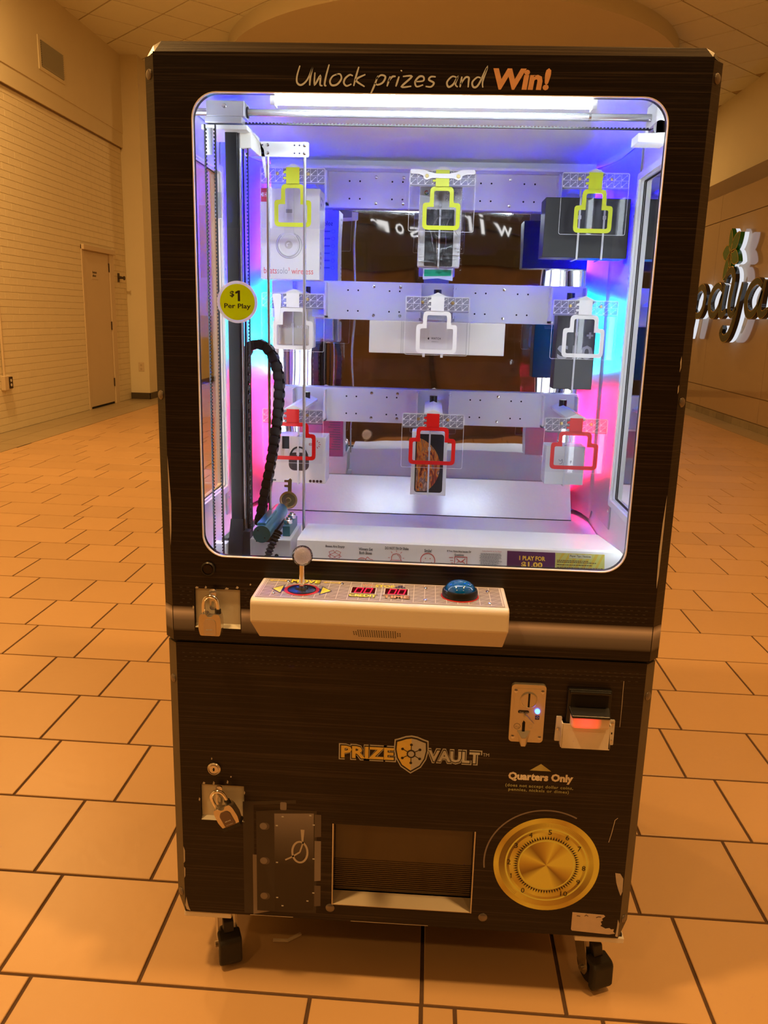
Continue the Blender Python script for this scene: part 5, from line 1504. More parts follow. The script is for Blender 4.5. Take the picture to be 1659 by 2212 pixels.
# column
cl = MB().box(-0.3635, -0.3405, 0.121, 0.150, 0.868, 1.692).build('black_column', 'column', K, bevel=0.002)
MB().cyl((-0.3375, 0.128, 0.89), (-0.3375, 0.128, 1.695), 0.0028, n=12).build('column_rod', 'rod', cl, smooth=True)
MB().cyl((-0.3325, 0.133, 0.89), (-0.3325, 0.133, 1.68), 0.0018, n=10).build('column_rod', 'black', cl, smooth=True)
MB().add([(-0.372, 0.10, 0.868), (-0.338, 0.10, 0.868), (-0.3395, 0.119, 0.975), (-0.3645, 0.119, 0.975), (-0.372, 0.16, 0.868), (-0.338, 0.16, 0.868), (-0.3395, 0.152, 0.975), (-0.3645, 0.152, 0.975)],
         [(0, 1, 2, 3), (4, 7, 6, 5), (0, 4, 5, 1), (1, 5, 6, 2), (2, 6, 7, 3), (3, 7, 4, 0)]).build('column_foot', 'column', cl)
MB().add([(-0.405, 0.10, 0.868), (-0.388, 0.10, 0.868), (-0.370, 0.12, 0.935), (-0.382, 0.12, 0.935), (-0.405, 0.13, 0.868), (-0.388, 0.13, 0.868), (-0.352, 0.14, 0.952), (-0.36, 0.14, 0.955)],
         [(0, 1, 2, 3), (4, 7, 6, 5), (0, 4, 5, 1), (1, 5, 6, 2), (2, 6, 7, 3), (3, 7, 4, 0)]).build('column_brace', 'column', cl)
MB().box(-0.395, -0.368, 0.095, 0.12, 0.885, 0.93).build('foot_clamp', 'white_plastic', cl, bevel=0.001)
belt((-0.3835, 0.062, 0.862), (-0.3835, 0.062, 1.690), (1, 0, 0))
belt((-0.3655, 0.064, 0.862), (-0.3655, 0.064, 1.690), (-1, 0, 0))
belt((-0.3225, 0.125, 0.94), (-0.3225, 0.125, 1.664), (-1, 0, 0))
for x, z in ((-0.379, 1.665), (-0.3665, 1.56)):
    MB().box(x - 0.006, x + 0.006, 0.072, 0.078, z - 0.022, z + 0.022).build('belt_clamp', 'alu', K, bevel=0.001)
# key pusher
pb = MB().box(-0.322, -0.241, 0.100, 0.240, 0.862, 0.941).build('pusher_box', 'white_plastic', K, bevel=0.0015)
MB(front(0.1)).poly(rrect(-0.273, -0.265, 0.893, 0.912, 0.0038, 5), 0.0004).build('cable_slot', 'darkhole', pb)
for x in (-0.308, -0.252):
    MB().lathe([(0.0045, 0), (0.0035, 0.002), (1e-4, 0.003)], (x, 0.1, 0.902), (0, -1, 0), 12).build('screw', 'steel', pb, smooth=True)
MB().box(-0.336, -0.322, 0.10, 0.125, 0.862, 0.955).build('box_guide', 'column', pb, bevel=0.001)
M['teal'] = mat('teal_anodised', (0.045, 0.22, 0.29), 0.30, 0.55, vary=0.06)
cy = MB().cyl((-0.290, 0.062, 0.9625), (-0.290, 0.255, 0.9625), 0.0165, n=36).build('push_cylinder', 'teal', K, smooth=True)
MB().cyl((-0.290, 0.058, 0.9625), (-0.290, 0.0615, 0.9625), 0.0170, n=36).build('cylinder_cap', mat('teal_dark', (0.025, 0.13, 0.17), 0.35, 0.5), cy, smooth=True)
for dx, dz in ((-0.007, 0.007), (0.006, -0.007)):
    MB().cyl((-0.290 + dx, 0.0575, 0.9625 + dz), (-0.290 + dx, 0.0583, 0.9625 + dz), 0.0012, n=10).build('cap_hole', 'darkhole', cy)
MB().box(-0.3005, -0.2835, 0.066, 0.18, 0.977, 0.9835).build('cylinder_ridge', 'teal', cy, bevel=0.002)
MB().box(-0.306, -0.274, 0.08, 0.24, 0.941, 0.950).build('cylinder_saddle', 'column', cy)
MB().cyl((-0.286, 0.255, 0.966), (-0.280, 0.290, 0.972), 0.0042, n=16).build('piston', 'chrome', cy, smooth=True)
rl = MB().box(-0.262, -0.247, 0.128, 0.22, 0.941, 0.962).build('roller_block', 'teal', K, bevel=0.001)
for y in (0.150, 0.195):
    MB().lathe([(0.0075, 0.962), (0.0085, 0.963), (0.0085, 0.970), (0.0075, 0.971), (0.004, 0.971), (0.004, 0.975), (1e-4, 0.975)], (-0.2545, y, 0), (0, 0, 1), 20).build('roller', 'chrome', rl, smooth=True)
M['brass'] = mat('pale_brass', (0.42, 0.33, 0.14), 0.34, 0.9, vary=0.06, scale=80)
ky = MB().lathe([(0.0185, -0.0012), (0.0195, 0.0), (0.0195, 0.003), (0.0165, 0.004), (0.0150, 0.0028), (0.006, 0.0028), (0.005, 0.006), (1e-4, 0.006)], (-0.278, 0.292, 0.979), (0, -1, 0), 40).build('brass_key', 'brass', K, smooth=True)
plate('key_blade', front(0.293), [rpoly([(-0.2795, 0.996), (-0.2715, 0.996), (-0.2705, 1.024), (-0.2745, 1.0275), (-0.2785, 1.024), (-0.2785, 1.0235), (-0.287, 1.0235), (-0.287, 1.019), (-0.279, 1.019), (-0.279, 1.0125), (-0.287, 1.0125), (-0.287, 1.008), (-0.279, 1.008)], 0.0008, 2)], 0.0, 0.003, 'brass', ky)
# coiled cable
pts = smooth_pts([(-0.262, 0.085, 0.962), (-0.266, 0.078, 0.952), (-0.276, 0.070, 0.930), (-0.281, 0.066, 0.905), (-0.283, 0.066, 0.862)], 12)
n = len(pts)
MB().tube(pts, lambda t: 0.0066 + 0.0018 * math.sin(t * 2 * PI * 14), 14).build('ribbed_cable', 'rubber', K, smooth=True)
MB().tube(smooth_pts([(-0.269, 0.099, 0.905), (-0.2695, 0.093, 0.900), (-0.272, 0.090, 0.880), (-0.273, 0.09, 0.860)], 5), 0.0028, 8).build('thin_cable', 'rubber', K, smooth=True)
# drag chain of separate links
cpath = smooth_pts([(-0.349, 0.945), (-0.3495, 1.05), (-0.3500, 1.15), (-0.3505, 1.25), (-0.3485, 1.292), (-0.338, 1.311), (-0.322, 1.317), (-0.305, 1.311), (-0.290, 1.288), (-0.281, 1.255), (-0.280, 1.215), (-0.285, 1.16), (-0.294, 1.10), (-0.305, 1.04), (-0.316, 0.985), (-0.324, 0.945)], 10)
acc = [0]
for a, b in zip(cpath, cpath[1:]):
    acc.append(acc[-1] + math.hypot(b[0] - a[0], b[1] - a[1]))
def at_len(s):
    for i in range(len(acc) - 1):
        if acc[i + 1] >= s:
            t = (s - acc[i]) / (acc[i + 1] - acc[i]); a, b = Vector(cpath[i]), Vector(cpath[i + 1])
            return a + (b - a) * t
    return Vector(cpath[-1])
LK = 0.0185
M['chain'] = mat('chain_plastic', (0.016, 0.016, 0.019), 0.42, vary=0.15)
dc = MB().box(-0.362, -0.336, 0.178, 0.214, 0.938, 0.952).build('drag_chain', 'chain', K, bevel=0.001)
CY_ = 0.196
for i in range(int(acc[-1] / LK)):
    a, b = at_len(i * LK), at_len((i + 1) * LK)
    d = (b - a).normalized(); q = Vector((-d.y, d.x))
    fr = frame((a.x, CY_, a.y), (d.x, 0, d.y), (q.x, 0, q.y), (0, -1, 0))
    mb = MB(fr)
    L = (b - a).length
    h = 0.0092
    mb.poly(rpoly([(-0.004, -h), (L * 0.55, -h), (L * 0.55, h), (-0.004, h)], [0.006, 0.001, 0.001, 0.006], 3), 0.011, 0.0135)
    mb.poly(rpoly([(L * 0.4, -h * 0.86), (L + 0.003, -h * 0.86), (L + 0.003, h * 0.86), (L * 0.4, h * 0.86)], [0.001, 0.005, 0.005, 0.001], 3), 0.0085, 0.011)
    mb.poly(rpoly([(-0.004, -h), (L * 0.55, -h), (L * 0.55, h), (-0.004, h)], [0.006, 0.001, 0.001, 0.006], 3), -0.0135, -0.011)
    mb.poly(rpoly([(L * 0.4, -h * 0.86), (L + 0.003, -h * 0.86), (L + 0.003, h * 0.86), (L * 0.4, h * 0.86)], [0.001, 0.005, 0.005, 0.001], 3), -0.011, -0.0085)
    mb.box(0.002, L * 0.62, h - 0.002, h, -0.011, 0.011).box(0.002, L * 0.62, -h, -h + 0.002, -0.011, 0.011)
    lk = mb.build('chain_link', 'chain', dc)
    if i < 20:
        MB(fr).ring(0.001, 0, 0.0022, 0.0030, 0.0137, 14).build('link_pin', 'grey_print', lk) if False else None

# ---- nine key stations
COLX, ROWZ = (-0.2915, 0.032, 0.3565), (1.683, 1.421, 1.162)
PY = 0.43
def station(ci, ri):
    cx, zt = COLX[ci], ROWZ[ri]
    fr = frame((cx, PY, zt), (1, 0, 0), (0, 0, 1), (0, -1, 0))
    keym = ('yellow', 'white_print', 'red')[ri]
    pn = plate('key_plate', fr, [rrect(-0.0705, 0.0705, -0.125 - 0.002 * (ri == 1), 0.0, 0.004, 4)], -0.003, 0.0, 'acrylic', K)
    rimw = MB(fr)
    rim = rrect(-0.0705, 0.0705, -0.125 - 0.002 * (ri == 1), 0.0, 0.004, 4)
    rimw.stroke(rim, 0.0007, 0.0002, closed=True).build('plate_edge', 'line_white', pn)
    MB(fr).poly(rrect(-0.0695, 0.0695, -0.0335, -0.0005, 0.0025, 3), 0.0004).build('pattern_band', 'grey_print', pn)
    g_ = MB(fr)
    for i in range(10):
        x = -0.0690 + i * 0.01535
        g_.stroke([(x, -0.0295), (x, -0.0015)], 0.0006, 0.0007)
    for z in (-0.0015, -0.0155, -0.0295):
        g_.stroke([(-0.0692, z), (0.0692, z)], 0.0006, 0.0007)
    for i in range(9):
        for j in range(2):
            x = -0.0690 + i * 0.01535; z = -0.0295 + j * 0.014
            g_.stroke([(x + 0.0022, z + 0.0022), (x + 0.0120, z + 0.0115)], 0.0007, 0.0007)
            g_.ring(x + 0.0022, z + 0.0024, 0.0006, 0.0015, 0.0008, 8)
            g_.stroke([(x + 0.0120, z + 0.0115), (x + 0.0122, z + 0.0085)], 0.0006, 0.0008)
    g_.build('band_pattern', 'line_white', pn)
    # key drawing: stem with teeth, stepped ring
    if ri == 0:   nh, bh, nt_, nb, bb = 0.0255, 0.0405, -0.033, -0.066, -0.1215
    elif ri == 1: nh, bh, nt_, nb, bb = 0.0310, 0.0455, -0.031, -0.060, -0.1235
    else:         nh, bh, nt_, nb, bb = 0.0370, 0.0535, -0.030, -0.0560, -0.1175
    sw = 0.0088
    st = MB(fr)
    hw = 0.0145
    st.poly([(-hw, nt_ - 0.001), (hw, nt_ - 0.001), (hw, 0.0005), (-hw, 0.0005), (-hw, -0.0055), (-hw - 0.0062, -0.0085), (-hw - 0.0062, -0.0118), (-hw, -0.0118), (-hw, -0.0190), (-hw - 0.0062, -0.0190), (-hw - 0.0062, -0.0235), (-hw, -0.0235)], 0.0010, 0.0016)
    st.build('key_stem', keym, pn)
    def outl(o):
        n_, b_ = nh - o, bh - o
        pts = [(-n_, nt_ - o), (-n_, nb - o), (-b_, nb - o), (-b_, bb + o), (b_, bb + o), (b_, nb - o), (n_, nb - o), (n_, nt_ - o)]
        return rpoly(pts, [0.011, 0.004, 0.011, 0.011, 0.011, 0.011, 0.004, 0.011] if o == 0 else [0.005, 0.001, 0.004, 0.004, 0.004, 0.004, 0.001, 0.005], 4)
    plate('key_ring', fr, [outl(0), outl(sw)], 0.0010, 0.0016, keym, pn)
    for x in (-0.0335, 0.0335):
        MB().lathe([(0.0038, 0), (0.0034, 0.0012), (1e-4, 0.002)], fr @ Vector((x, -0.0125, 0.0008)), (0, -1, 0), 14).build('screw', 'brass', pn, smooth=True)
    # house-shaped tube that carries the prize, black stop at its rear
    tb = MB(fr).poly([(-0.0215, -0.006), (0.0215, -0.006), (0.0215, 0.0002), (0.0, 0.0095), (-0.0215, 0.0002)], -0.262, -0.0035).build('prize_tube', 'white_plastic', K)
    MB().cyl((cx, 0.640, zt + 0.0), (cx, 0.640, zt + 0.022), 0.0095, n=20).build('stop_knob', 'black', tb, smooth=True)
    return pn
for ri in range(3):
    for ci in range(3):
        station(ci, ri)
# white wing bracket on the middle top plate, hanging tag on the left middle plate
fr = frame((0.032, PY, 1.683), (1, 0, 0), (0, 0, 1), (0, -1, 0))
wing = [(-0.0685, 0.001), (-0.042, 0.0005), (-0.030, -0.004), (-0.014, -0.0075), (0.014, -0.0075), (0.030, -0.004), (0.042, 0.0005), (0.0685, 0.001), (0.0685, -0.008), (0.050, -0.009), (0.0415, -0.012), (0.040, -0.018), (0.0335, -0.0205), (0.027, -0.018), (0.024, -0.0165), (-0.024, -0.0165), (-0.027, -0.018), (-0.0335, -0.0205), (-0.040, -0.018), (-0.0415, -0.012), (-0.050, -0.009), (-0.0685, -0.008)]
M['wing'] = mat('milky_plastic', (0.86, 0.87, 0.9), 0.3)
wg = plate('wing_bracket', fr, [rpoly(wing, 0.002, 3)], 0.002, 0.0045, 'wing', K)
for x in (-0.0335, 0.0335):
    MB().lathe([(0.0042, 0), (0.0038, 0.0014), (1e-4, 0.002)], fr @ Vector((x, -0.0125, 0.0045)), (0, -1, 0), 14).build('screw', 'brass', wg, smooth=True)
fr = frame((-0.2915, PY, 1.421), (1, 0, 0), (0, 0, 1), (0, -1, 0))
plate('hanger_strip', fr, [rpoly([(-0.046, -0.002), (-0.026, -0.002), (-0.026, -0.022), (-0.030, -0.060), (-0.040, -0.064), (-0.042, -0.03)], 0.004)], 0.002, 0.0035, 'wing', K)

# ================================================================== the prizes
M['card_white'] = mat('white_card', (0.78, 0.77, 0.76), 0.45, vary=0.02)
M['card_black'] = mat('black_card', (0.013, 0.013, 0.014), 0.5, vary=0.15)
M['card_grey'] = mat('dark_grey_card', (0.050, 0.049, 0.052), 0.42, vary=0.06)
M['card_cream'] = mat('cream_card', (0.66, 0.64, 0.52), 0.42, vary=0.03)
M['tie'] = mat('nylon_tie', (0.72, 0.73, 0.76), 0.35)
M['teal_card'] = mat('teal_card', (0.004, 0.10, 0.13), 0.4)
M['pink_card'] = mat('pink_card', (0.75, 0.30, 0.42), 0.5)
def prize(name, label, x0, x1, z0, z1, y0, dep, m, tie=True, tz=None, txs=(0,)):
    t = thing(name, ((x0 + x1) / 2, y0 + dep / 2, z0), label, 'prize box', 'prizes hanging behind the key plates')
    MB().box(x0, x1, y0, y0 + dep, z0, z1).build('box', m, t, bevel=0.0015)
    if tie:
        for dx in txs:
            xc = (x0 + x1) / 2 + dx
            zz = tz or (z1 + 0.02)
            MB().box(xc - 0.0020, xc + 0.0020, y0 - 0.0022, y0 - 0.0008, z0 - 0.002, z1 + 0.002).box(xc - 0.0020, xc + 0.0020, y0 - 0.0022, y0 + dep + 0.002, z0 - 0.0034, z0 - 0.002)\
                .box(xc - 0.0020, xc + 0.0020, y0 + 0.01, y0 + 0.0115, z1, zz).box(xc - 0.0020, xc + 0.0020, y0 - 0.0022, y0 + 0.0115, z1 + 0.0006, z1 + 0.002).build('cable_tie', 'tie', t)
            MB().box(xc - 0.0034, xc + 0.0034, y0 - 0.0052, y0 - 0.0008, z1 - 0.045, z1 - 0.037).build('tie_head', 'tie', t, bevel=0.0008)
    return t
# 1 headphones
y0 = 0.5
fp = front(y0)
t = prize('headphones_box', 'tall white headphones box with red corner tag, top left of the display', -0.378, -0.2415, 1.453, 1.6515, y0, 0.085, 'card_white', tie=False)
MB(fp).rect(-0.3778, -0.3570, 1.6215, 1.6512, 0.0004).build('corner_tag', mat('tag_red', srgb(214, 28, 48), 0.45), t)
text('tag_text', '40 HR', (-0.3755, -0.359, 1.632, 1.642), 0.0007, 'white_print', t, fr=fp, bold=0.02)
MB(fp).poly(rrect(-0.3225, -0.3005, 1.545, 1.652, 0.002, 3), 0.0, 0.004).build('headband', mat('headband_white', (0.68, 0.68, 0.70), 0.35), t)
MB(fp).rect(-0.3185, -0.3040, 1.598, 1.606, 0.0042).build('band_logo', 'ink_grey', t)
M['hp_l'] = mat('earcup_white', (0.74, 0.74, 0.77), 0.3)
hp = MB().lathe([(0.0290, 0.0), (0.0290, 0.001), (0.0260, 0.004), (0.0225, 0.0045), (0.0215, 0.003), (0.010, 0.005), (0.009, 0.0055), (1e-4, 0.0055)], (-0.312, y0, 1.529), (0, -1, 0), 40).build('ear_cup', 'hp_l', t, smooth=True)
MB(fp).ring(-0.312, 1.529, 0.0245, 0.0258, 0.0046, 40, math.radians(130), math.radians(410)).build('ear_cup_line', 'ink_grey', hp)
MB(fp).ring(-0.312, 1.529, 0.0290, 0.0300, 0.0006, 40, math.radians(130), math.radians(410)).build('ear_cup_line', 'ink_grey', hp)
MB(fp).disc(-0.312, 1.529, 0.009, 0.0056, n=24).build('ear_cup_badge', mat('badge_grey', (0.5, 0.47, 0.47), 0.4), hp)
MB(fp).stroke([(-0.312 + 0.004 * math.cos(a), 1.529 + 0.004 * math.sin(a)) for a in [math.radians(60 + 170 * i / 8) for i in range(9)]], 0.0015, 0.0058).build('badge_mark', 'white_print', hp)
M['pale_red'] = mat('pale_red_ink', srgb(222, 96, 100), 0.5)
M['pale_grey'] = mat('pale_grey_ink', srgb(168, 166, 172), 0.5)
text('box_text', 'beats', (-0.3705, -0.3405, 1.4655, 1.4795), 0.0004, 'pale_red', t, fr=fp)
text('box_text', 'solo', (-0.3395, -0.3150, 1.4655, 1.4795), 0.0004, 'pale_grey', t, fr=fp)
text('box_text', '3', (-0.3140, -0.3105, 1.4725, 1.4795), 0.0004, 'pale_red', t, fr=fp)
text('box_text', 'wireless', (-0.3065, -0.2560, 1.4655, 1.4790), 0.0004, 'pale_red', t, fr=fp)
SD = frame((-0.2415, 0, 0), (0, 1, 0), (0, 0, 1), (1, 0, 0))
sp = MB(SD)
for a, b, zz in ((0.512, 0.535, 1.63), (0.538, 0.552, 1.628), (0.512, 0.53, 1.616), (0.506, 0.525, 1.51), (0.506, 0.53, 1.50), (0.505, 0.528, 1.488), (0.505, 0.52, 1.478)):
    sp.rect(a, b, zz, zz + 0.006, 0.0004)
sp.build('side_print', 'pale_grey', t)
BK = frame((0, y0 + 0.085, 0), (-1, 0, 0), (0, 0, 1), (0, 1, 0))
text('back_text', 'solo', (0.258, 0.282, 1.612, 1.624), 0.0004, 'ink_dark', t, fr=BK)
bk = MB(BK)
for i in range(6):
    bk.ring(0.256, 1.597 - i * 0.019, 0.0042, 0.0050, 0.0004, 18); bk.rect(0.264, 0.30, 1.595 - i * 0.019, 1.599 - i * 0.019, 0.0004)
bk.build('back_print', 'ink_grey', t)
MB().box(-0.3015, -0.2985, y0 + 0.03, y0 + 0.032, 1.6515, 1.680).build('cable_tie', 'tie', t)

# 2 wrapped phone
y0 = 0.485
fp = front(y0)
t = prize('wrapped_phone_box', 'white phone box in crinkled clear wrap with green tab, top middle', -0.0175, 0.0775, 1.488, 1.660, y0, 0.045, 'card_white', tz=1.678)
MB(fp).poly(rrect(-0.0025, 0.0615, 1.489, 1.6105, 0.003, 4), 0.0005).build('phone_picture', 'card_black', t)
text('box_text', 'Google', (0.041, 0.068, 1.640, 1.649), 0.0005, 'ink_grey', t, fr=fp)
text('box_text', 'Pixel', (0.041, 0.060, 1.629, 1.638), 0.0005, 'ink_grey', t, fr=fp)
for a0, a1, c in ((45, 160, (220, 70, 60)), (160, 215, (230, 180, 50)), (215, 310, (60, 150, 80)), (310, 360, (70, 120, 210))):
    MB(fp).ring(-0.002, 1.645, 0.0026, 0.0048, 0.0005, 10, math.radians(a0), math.radians(a1)).build('round_mark', mat('mark_colour', srgb(*c), 0.5), t)
wrp = MB()
rr = random.Random(5)
def sheet(y, nx, nz, x0, x1, z0, z1, amp):
    vs = []
    for j in range(nz + 1):
        for i in range(nx + 1):
            e = 0 if i in (0, nx) or j in (0, nz) else 1
            vs.append((x0 + (x1 - x0) * i / nx + rr.uniform(-1, 1) * 0.002, y + (rr.uniform(-1, 0) * amp if e else 0), z0 + (z1 - z0) * j / nz + rr.uniform(-1, 1) * 0.002))
    wrp.add(vs, [(j * (nx + 1) + i, j * (nx + 1) + i + 1, (j + 1) * (nx + 1) + i + 1, (j + 1) * (nx + 1) + i) for j in range(nz) for i in range(nx)])
sheet(y0 - 0.004, 9, 16, -0.021, 0.083, 1.478, 1.662, 0.005)
wrp.build('plastic_wrap', 'wrap', t, smooth=True)
fold = MB(fp)
for p in ([(0.03, 1.60), (0.012, 1.565), (0.020, 1.52)], [(0.0, 1.585), (0.022, 1.555), (0.026, 1.50)], [(0.055, 1.60), (0.044, 1.57), (0.047, 1.53)], [(0.038, 1.585), (0.045, 1.54), (0.036, 1.505)], [(-0.01, 1.62), (0.014, 1.60), (0.05, 1.592)], [(0.005, 1.575), (0.018, 1.54)], [(0.06, 1.57), (0.071, 1.555)], [(-0.012, 1.50), (0.02, 1.497)]):
    fold.tube([(q[0], q[1], 0.0075) for q in smooth_pts(p, 4)], lambda t_: 0.0007 * math.sin(PI * min(0.95, max(0.05, t_))), 6)
fold.build('wrap_creases', mat_glass('crease_gloss', (1, 1, 1), 2.2, 0.1), t, smooth=True)
tab = plate('green_tab', front(y0 + 0.01), [rpoly([(-0.004, 1.487), (0.064, 1.487), (0.064, 1.458), (0.031, 1.463), (0.028, 1.463), (-0.004, 1.460)], 0.002)], 0.0, 0.003, mat('tab_lavender', (0.45, 0.50, 0.80), 0.4), t)
MB(front(y0 + 0.01)).poly([(-0.001, 1.482), (0.060, 1.482), (0.060, 1.469), (-0.001, 1.467)], 0.0034).build('tab_print', mat('tab_green', (0.0, 0.32, 0.20), 0.4), tab)

# 3 black glasses case
y0 = 0.478
fp = front(y0)
t = prize('black_glasses_box', 'wide black box with two pale ties and red script, top right', 0.2605, 0.4455, 1.5135, 1.6395, y0, 0.075, 'card_black', txs=(-0.017, 0.037), tz=1.678)
sc = MB(fp)
for w_, x, sx in ((1, 0.335, 1),):
    for st_ in ([(0, 0), (0.001, 0.007), (0.006, 0.006), (0.004, 0.003), (0.001, 0.003), (0.007, -0.001)], [(0.012, 0.003), (0.009, 0.003), (0.009, 0.0), (0.012, 0.001), (0.0125, 0.003), (0.014, 0.0)], [(0.016, 0.003), (0.017, 0.0005), (0.020, 0.003), (0.018, -0.004)], [(0.026, 0.0), (0.026, 0.007), (0.031, 0.006), (0.027, 0.0035), (0.031, 0.002), (0.026, 0.0)], [(0.036, 0.003), (0.033, 0.002), (0.034, 0.0), (0.0365, 0.002), (0.038, 0.0)], [(0.040, 0.0), (0.041, 0.003), (0.043, 0.002), (0.0435, 0.0)]):
        sc.stroke(smooth_pts([(x + p[0], 1.568 + p[1] + 0.05 * p[0]) for p in st_], 4), 0.0009, 0.0005)
sc.build('script_print', mat('script_red', srgb(220, 50, 55), 0.5), t)

# 4 cream watch case with printed maker name
y0 = 0.47
fp = front(y0)
t = prize('cream_gift_box', 'small cream gift box with white lettering, left of the middle row', -0.333, -0.262, 1.307, 1.392, y0, 0.06, 'card_cream', tz=1.418)
plate('base_tray', front(y0 + 0.004), [rpoly([(-0.343, 1.300), (-0.250, 1.300), (-0.250, 1.372), (-0.343, 1.372)], 0.006)], -0.03, -0.002, mat('tray_white', (0.72, 0.73, 0.74), 0.4), t)
text('box_text', 'MICHAEL KORS', (-0.3315, -0.2635, 1.3445, 1.3505), 0.0006, 'white_print', t, fr=fp, bold=0.02)
MB(fp).box(-0.2985, -0.2965, 1.307, 1.392, 0.0, 0.0012).build('lid_edge', mat('lid_line', (0.60, 0.58, 0.46), 0.5), t)

# 5 long white box
y0 = 0.5
fp = front(y0)
t = prize('long_white_watch_box', 'long low white watch box across the middle of the display', -0.124, 0.190, 1.293, 1.3665, y0, 0.06, 'card_white', txs=(), tz=1.418)
for x in (-0.050, -0.046, 0.101, 0.107):
    MB(fp).rect(x, x + 0.0025, 1.2935, 1.366, 0.0004).build('lid_stripe', mat('faint_crease', (0.62, 0.62, 0.62), 0.5), t)  # thin grey stripes down the box front
for x in (0.004, 0.046):
    MB().box(x - 0.003, x + 0.003, y0 - 0.004, y0 + 0.002, 1.286, 1.2945).box(x - 0.002, x + 0.002, y0 + 0.02, y0 + 0.022, 1.366, 1.418).build('cable_tie', 'tie', t)
text('box_text', 'WATCH', (0.0205, 0.0425, 1.3265, 1.3315), 0.0005, 'ink_dark', t, fr=fp, bold=0.01)
text('box_text', 'SERIES 3', (0.0215, 0.0365, 1.3205, 1.3232), 0.0005, 'ink_grey', t, fr=fp)
MB(fp).poly([(0.0145 + 0.0022 * math.cos(a) * (1 if not (-0.6 < a < 0.6) else 0.62), 1.3285 + 0.0024 * math.sin(a)) for a in [math.radians(-180 + 15 * i) for i in range(24)]], 0.0005).poly([(0.0145, 1.3312), (0.0158, 1.3330), (0.0150, 1.3312)], 0.0005).build('fruit_mark', 'ink_dark', t)
MB(fp).poly(rrect(0.006, 0.058, 1.3055, 1.366, 0.004, 4), 0.0003).build('centre_label', mat('label_white', (0.83, 0.83, 0.80), 0.4), t)

# 6 dark grey phone box
y0 = 0.5
fp = front(y0)
t = prize('dark_phone_box', 'tall dark grey phone box with pale numerals, right of the middle row', 0.308, 0.397, 1.2215, 1.3885, y0, 0.055, 'card_grey', tz=1.418)
M['num_grey'] = mat('numeral_grey', srgb(170, 170, 176), 0.4)
text('box_text', 'S10', (0.312, 0.3935, 1.290, 1.3225), 0.0006, 'num_grey', t, fr=fp, bold=0.03)
text('box_text', '+', (0.3765, 0.3915, 1.338, 1.352), 0.0006, 'num_grey', t, fr=fp, bold=0.05)
BK = frame((0, y0 + 0.055, 0), (-1, 0, 0), (0, 0, 1), (0, 1, 0))
MB(BK).rect(-0.395, -0.310, 1.2235, 1.3865, 0.0003).build('back_label', 'teal_card', t)
bk = MB(BK)
for i in range(7):
    bk.rect(-0.385, -0.35 + random.uniform(-0.01, 0.03), 1.378 - i * 0.004, 1.3795 - i * 0.004, 0.0005)
bk.rect(-0.388, -0.378, 1.230, 1.240, 0.0005)
bk.build('back_print', 'ink_grey', t)

# 7 clock radio box
y0 = 0.49
fp = front(y0)
t = prize('clock_radio_box', 'white box picturing a dark brown lantern radio, bottom left', -0.3555, -0.2225, 0.977, 1.091, y0, 0.075, 'card_white', tz=1.158)
MB(fp).rect(-0.3275, -0.3105, 1.0605, 1.0905, 0.0004).build('black_flag', 'card_black', t)
M['radio_b'] = mat('radio_brown', (0.05, 0.028, 0.022), 0.4)
MB(fp).poly(rrect(-0.3115, -0.2625, 1.008, 1.052, 0.014, 6), 0.0005).build('radio_picture', 'radio_b', t)
MB(fp).stroke(smooth_pts([(-0.308, 1.046), (-0.300, 1.060), (-0.287, 1.065), (-0.274, 1.060), (-0.266, 1.046)], 6), 0.0042, 0.0007).build('radio_handle', 'card_black', t)
gr = MB(fp)
for i in range(6):
    gr.rect(-0.303, -0.270, 1.012 + i * 0.0042, 1.0135 + i * 0.0042, 0.0008)
gr.build('radio_grille', 'card_black', t)
MB(fp).poly(rrect(-0.288, -0.279, 1.034, 1.040, 0.001, 2), 0.0009).build('radio_display', mat('radio_red', srgb(190, 60, 40), 0.5), t)
dd = MB(fp)
for i in range(4):
    dd.disc(-0.259 + i * 0.0085, 0.983, 0.0034, 0.0005, n=16)
dd.build('round_marks', 'radio_b', t)
ra = MB(fp)
for i in range(5):
    a = math.radians(-70 + 35 * i)
    ra.stroke([(-0.245 + 0.006 * math.cos(a), 1.073 + 0.006 * math.sin(a)), (-0.245 + 0.0105 * math.cos(a), 1.073 + 0.0105 * math.sin(a))], 0.0014, 0.0005)
ra.stroke([(-0.262, 1.071), (-0.248, 1.071), (-0.248, 1.075), (-0.262, 1.075)], 0.001, 0.0005, closed=True)
ra.build('torch_mark', 'ink_red', t)
MB(fp).rect(-0.3535, -0.350, 0.981, 0.985, 0.0005).rect(-0.3492, -0.3465, 0.981, 0.985, 0.0005).rect(-0.3458, -0.343, 0.981, 0.985, 0.0005).build('small_print', 'ink_dark', t)
BK = frame((0, y0 + 0.075, 0), (-1, 0, 0), (0, 0, 1), (0, 1, 0))
MB(BK).rect(0.224, 0.285, 0.979, 1.089, 0.0003).build('back_label', 'pink_card', t)
bk = MB(BK)
for i in range(12):
    bk.rect(0.232, 0.270 - random.uniform(0, 0.02), 1.075 - i * 0.007, 1.0775 - i * 0.007, 0.0005)
bk.build('back_print', 'ink_grey', t)

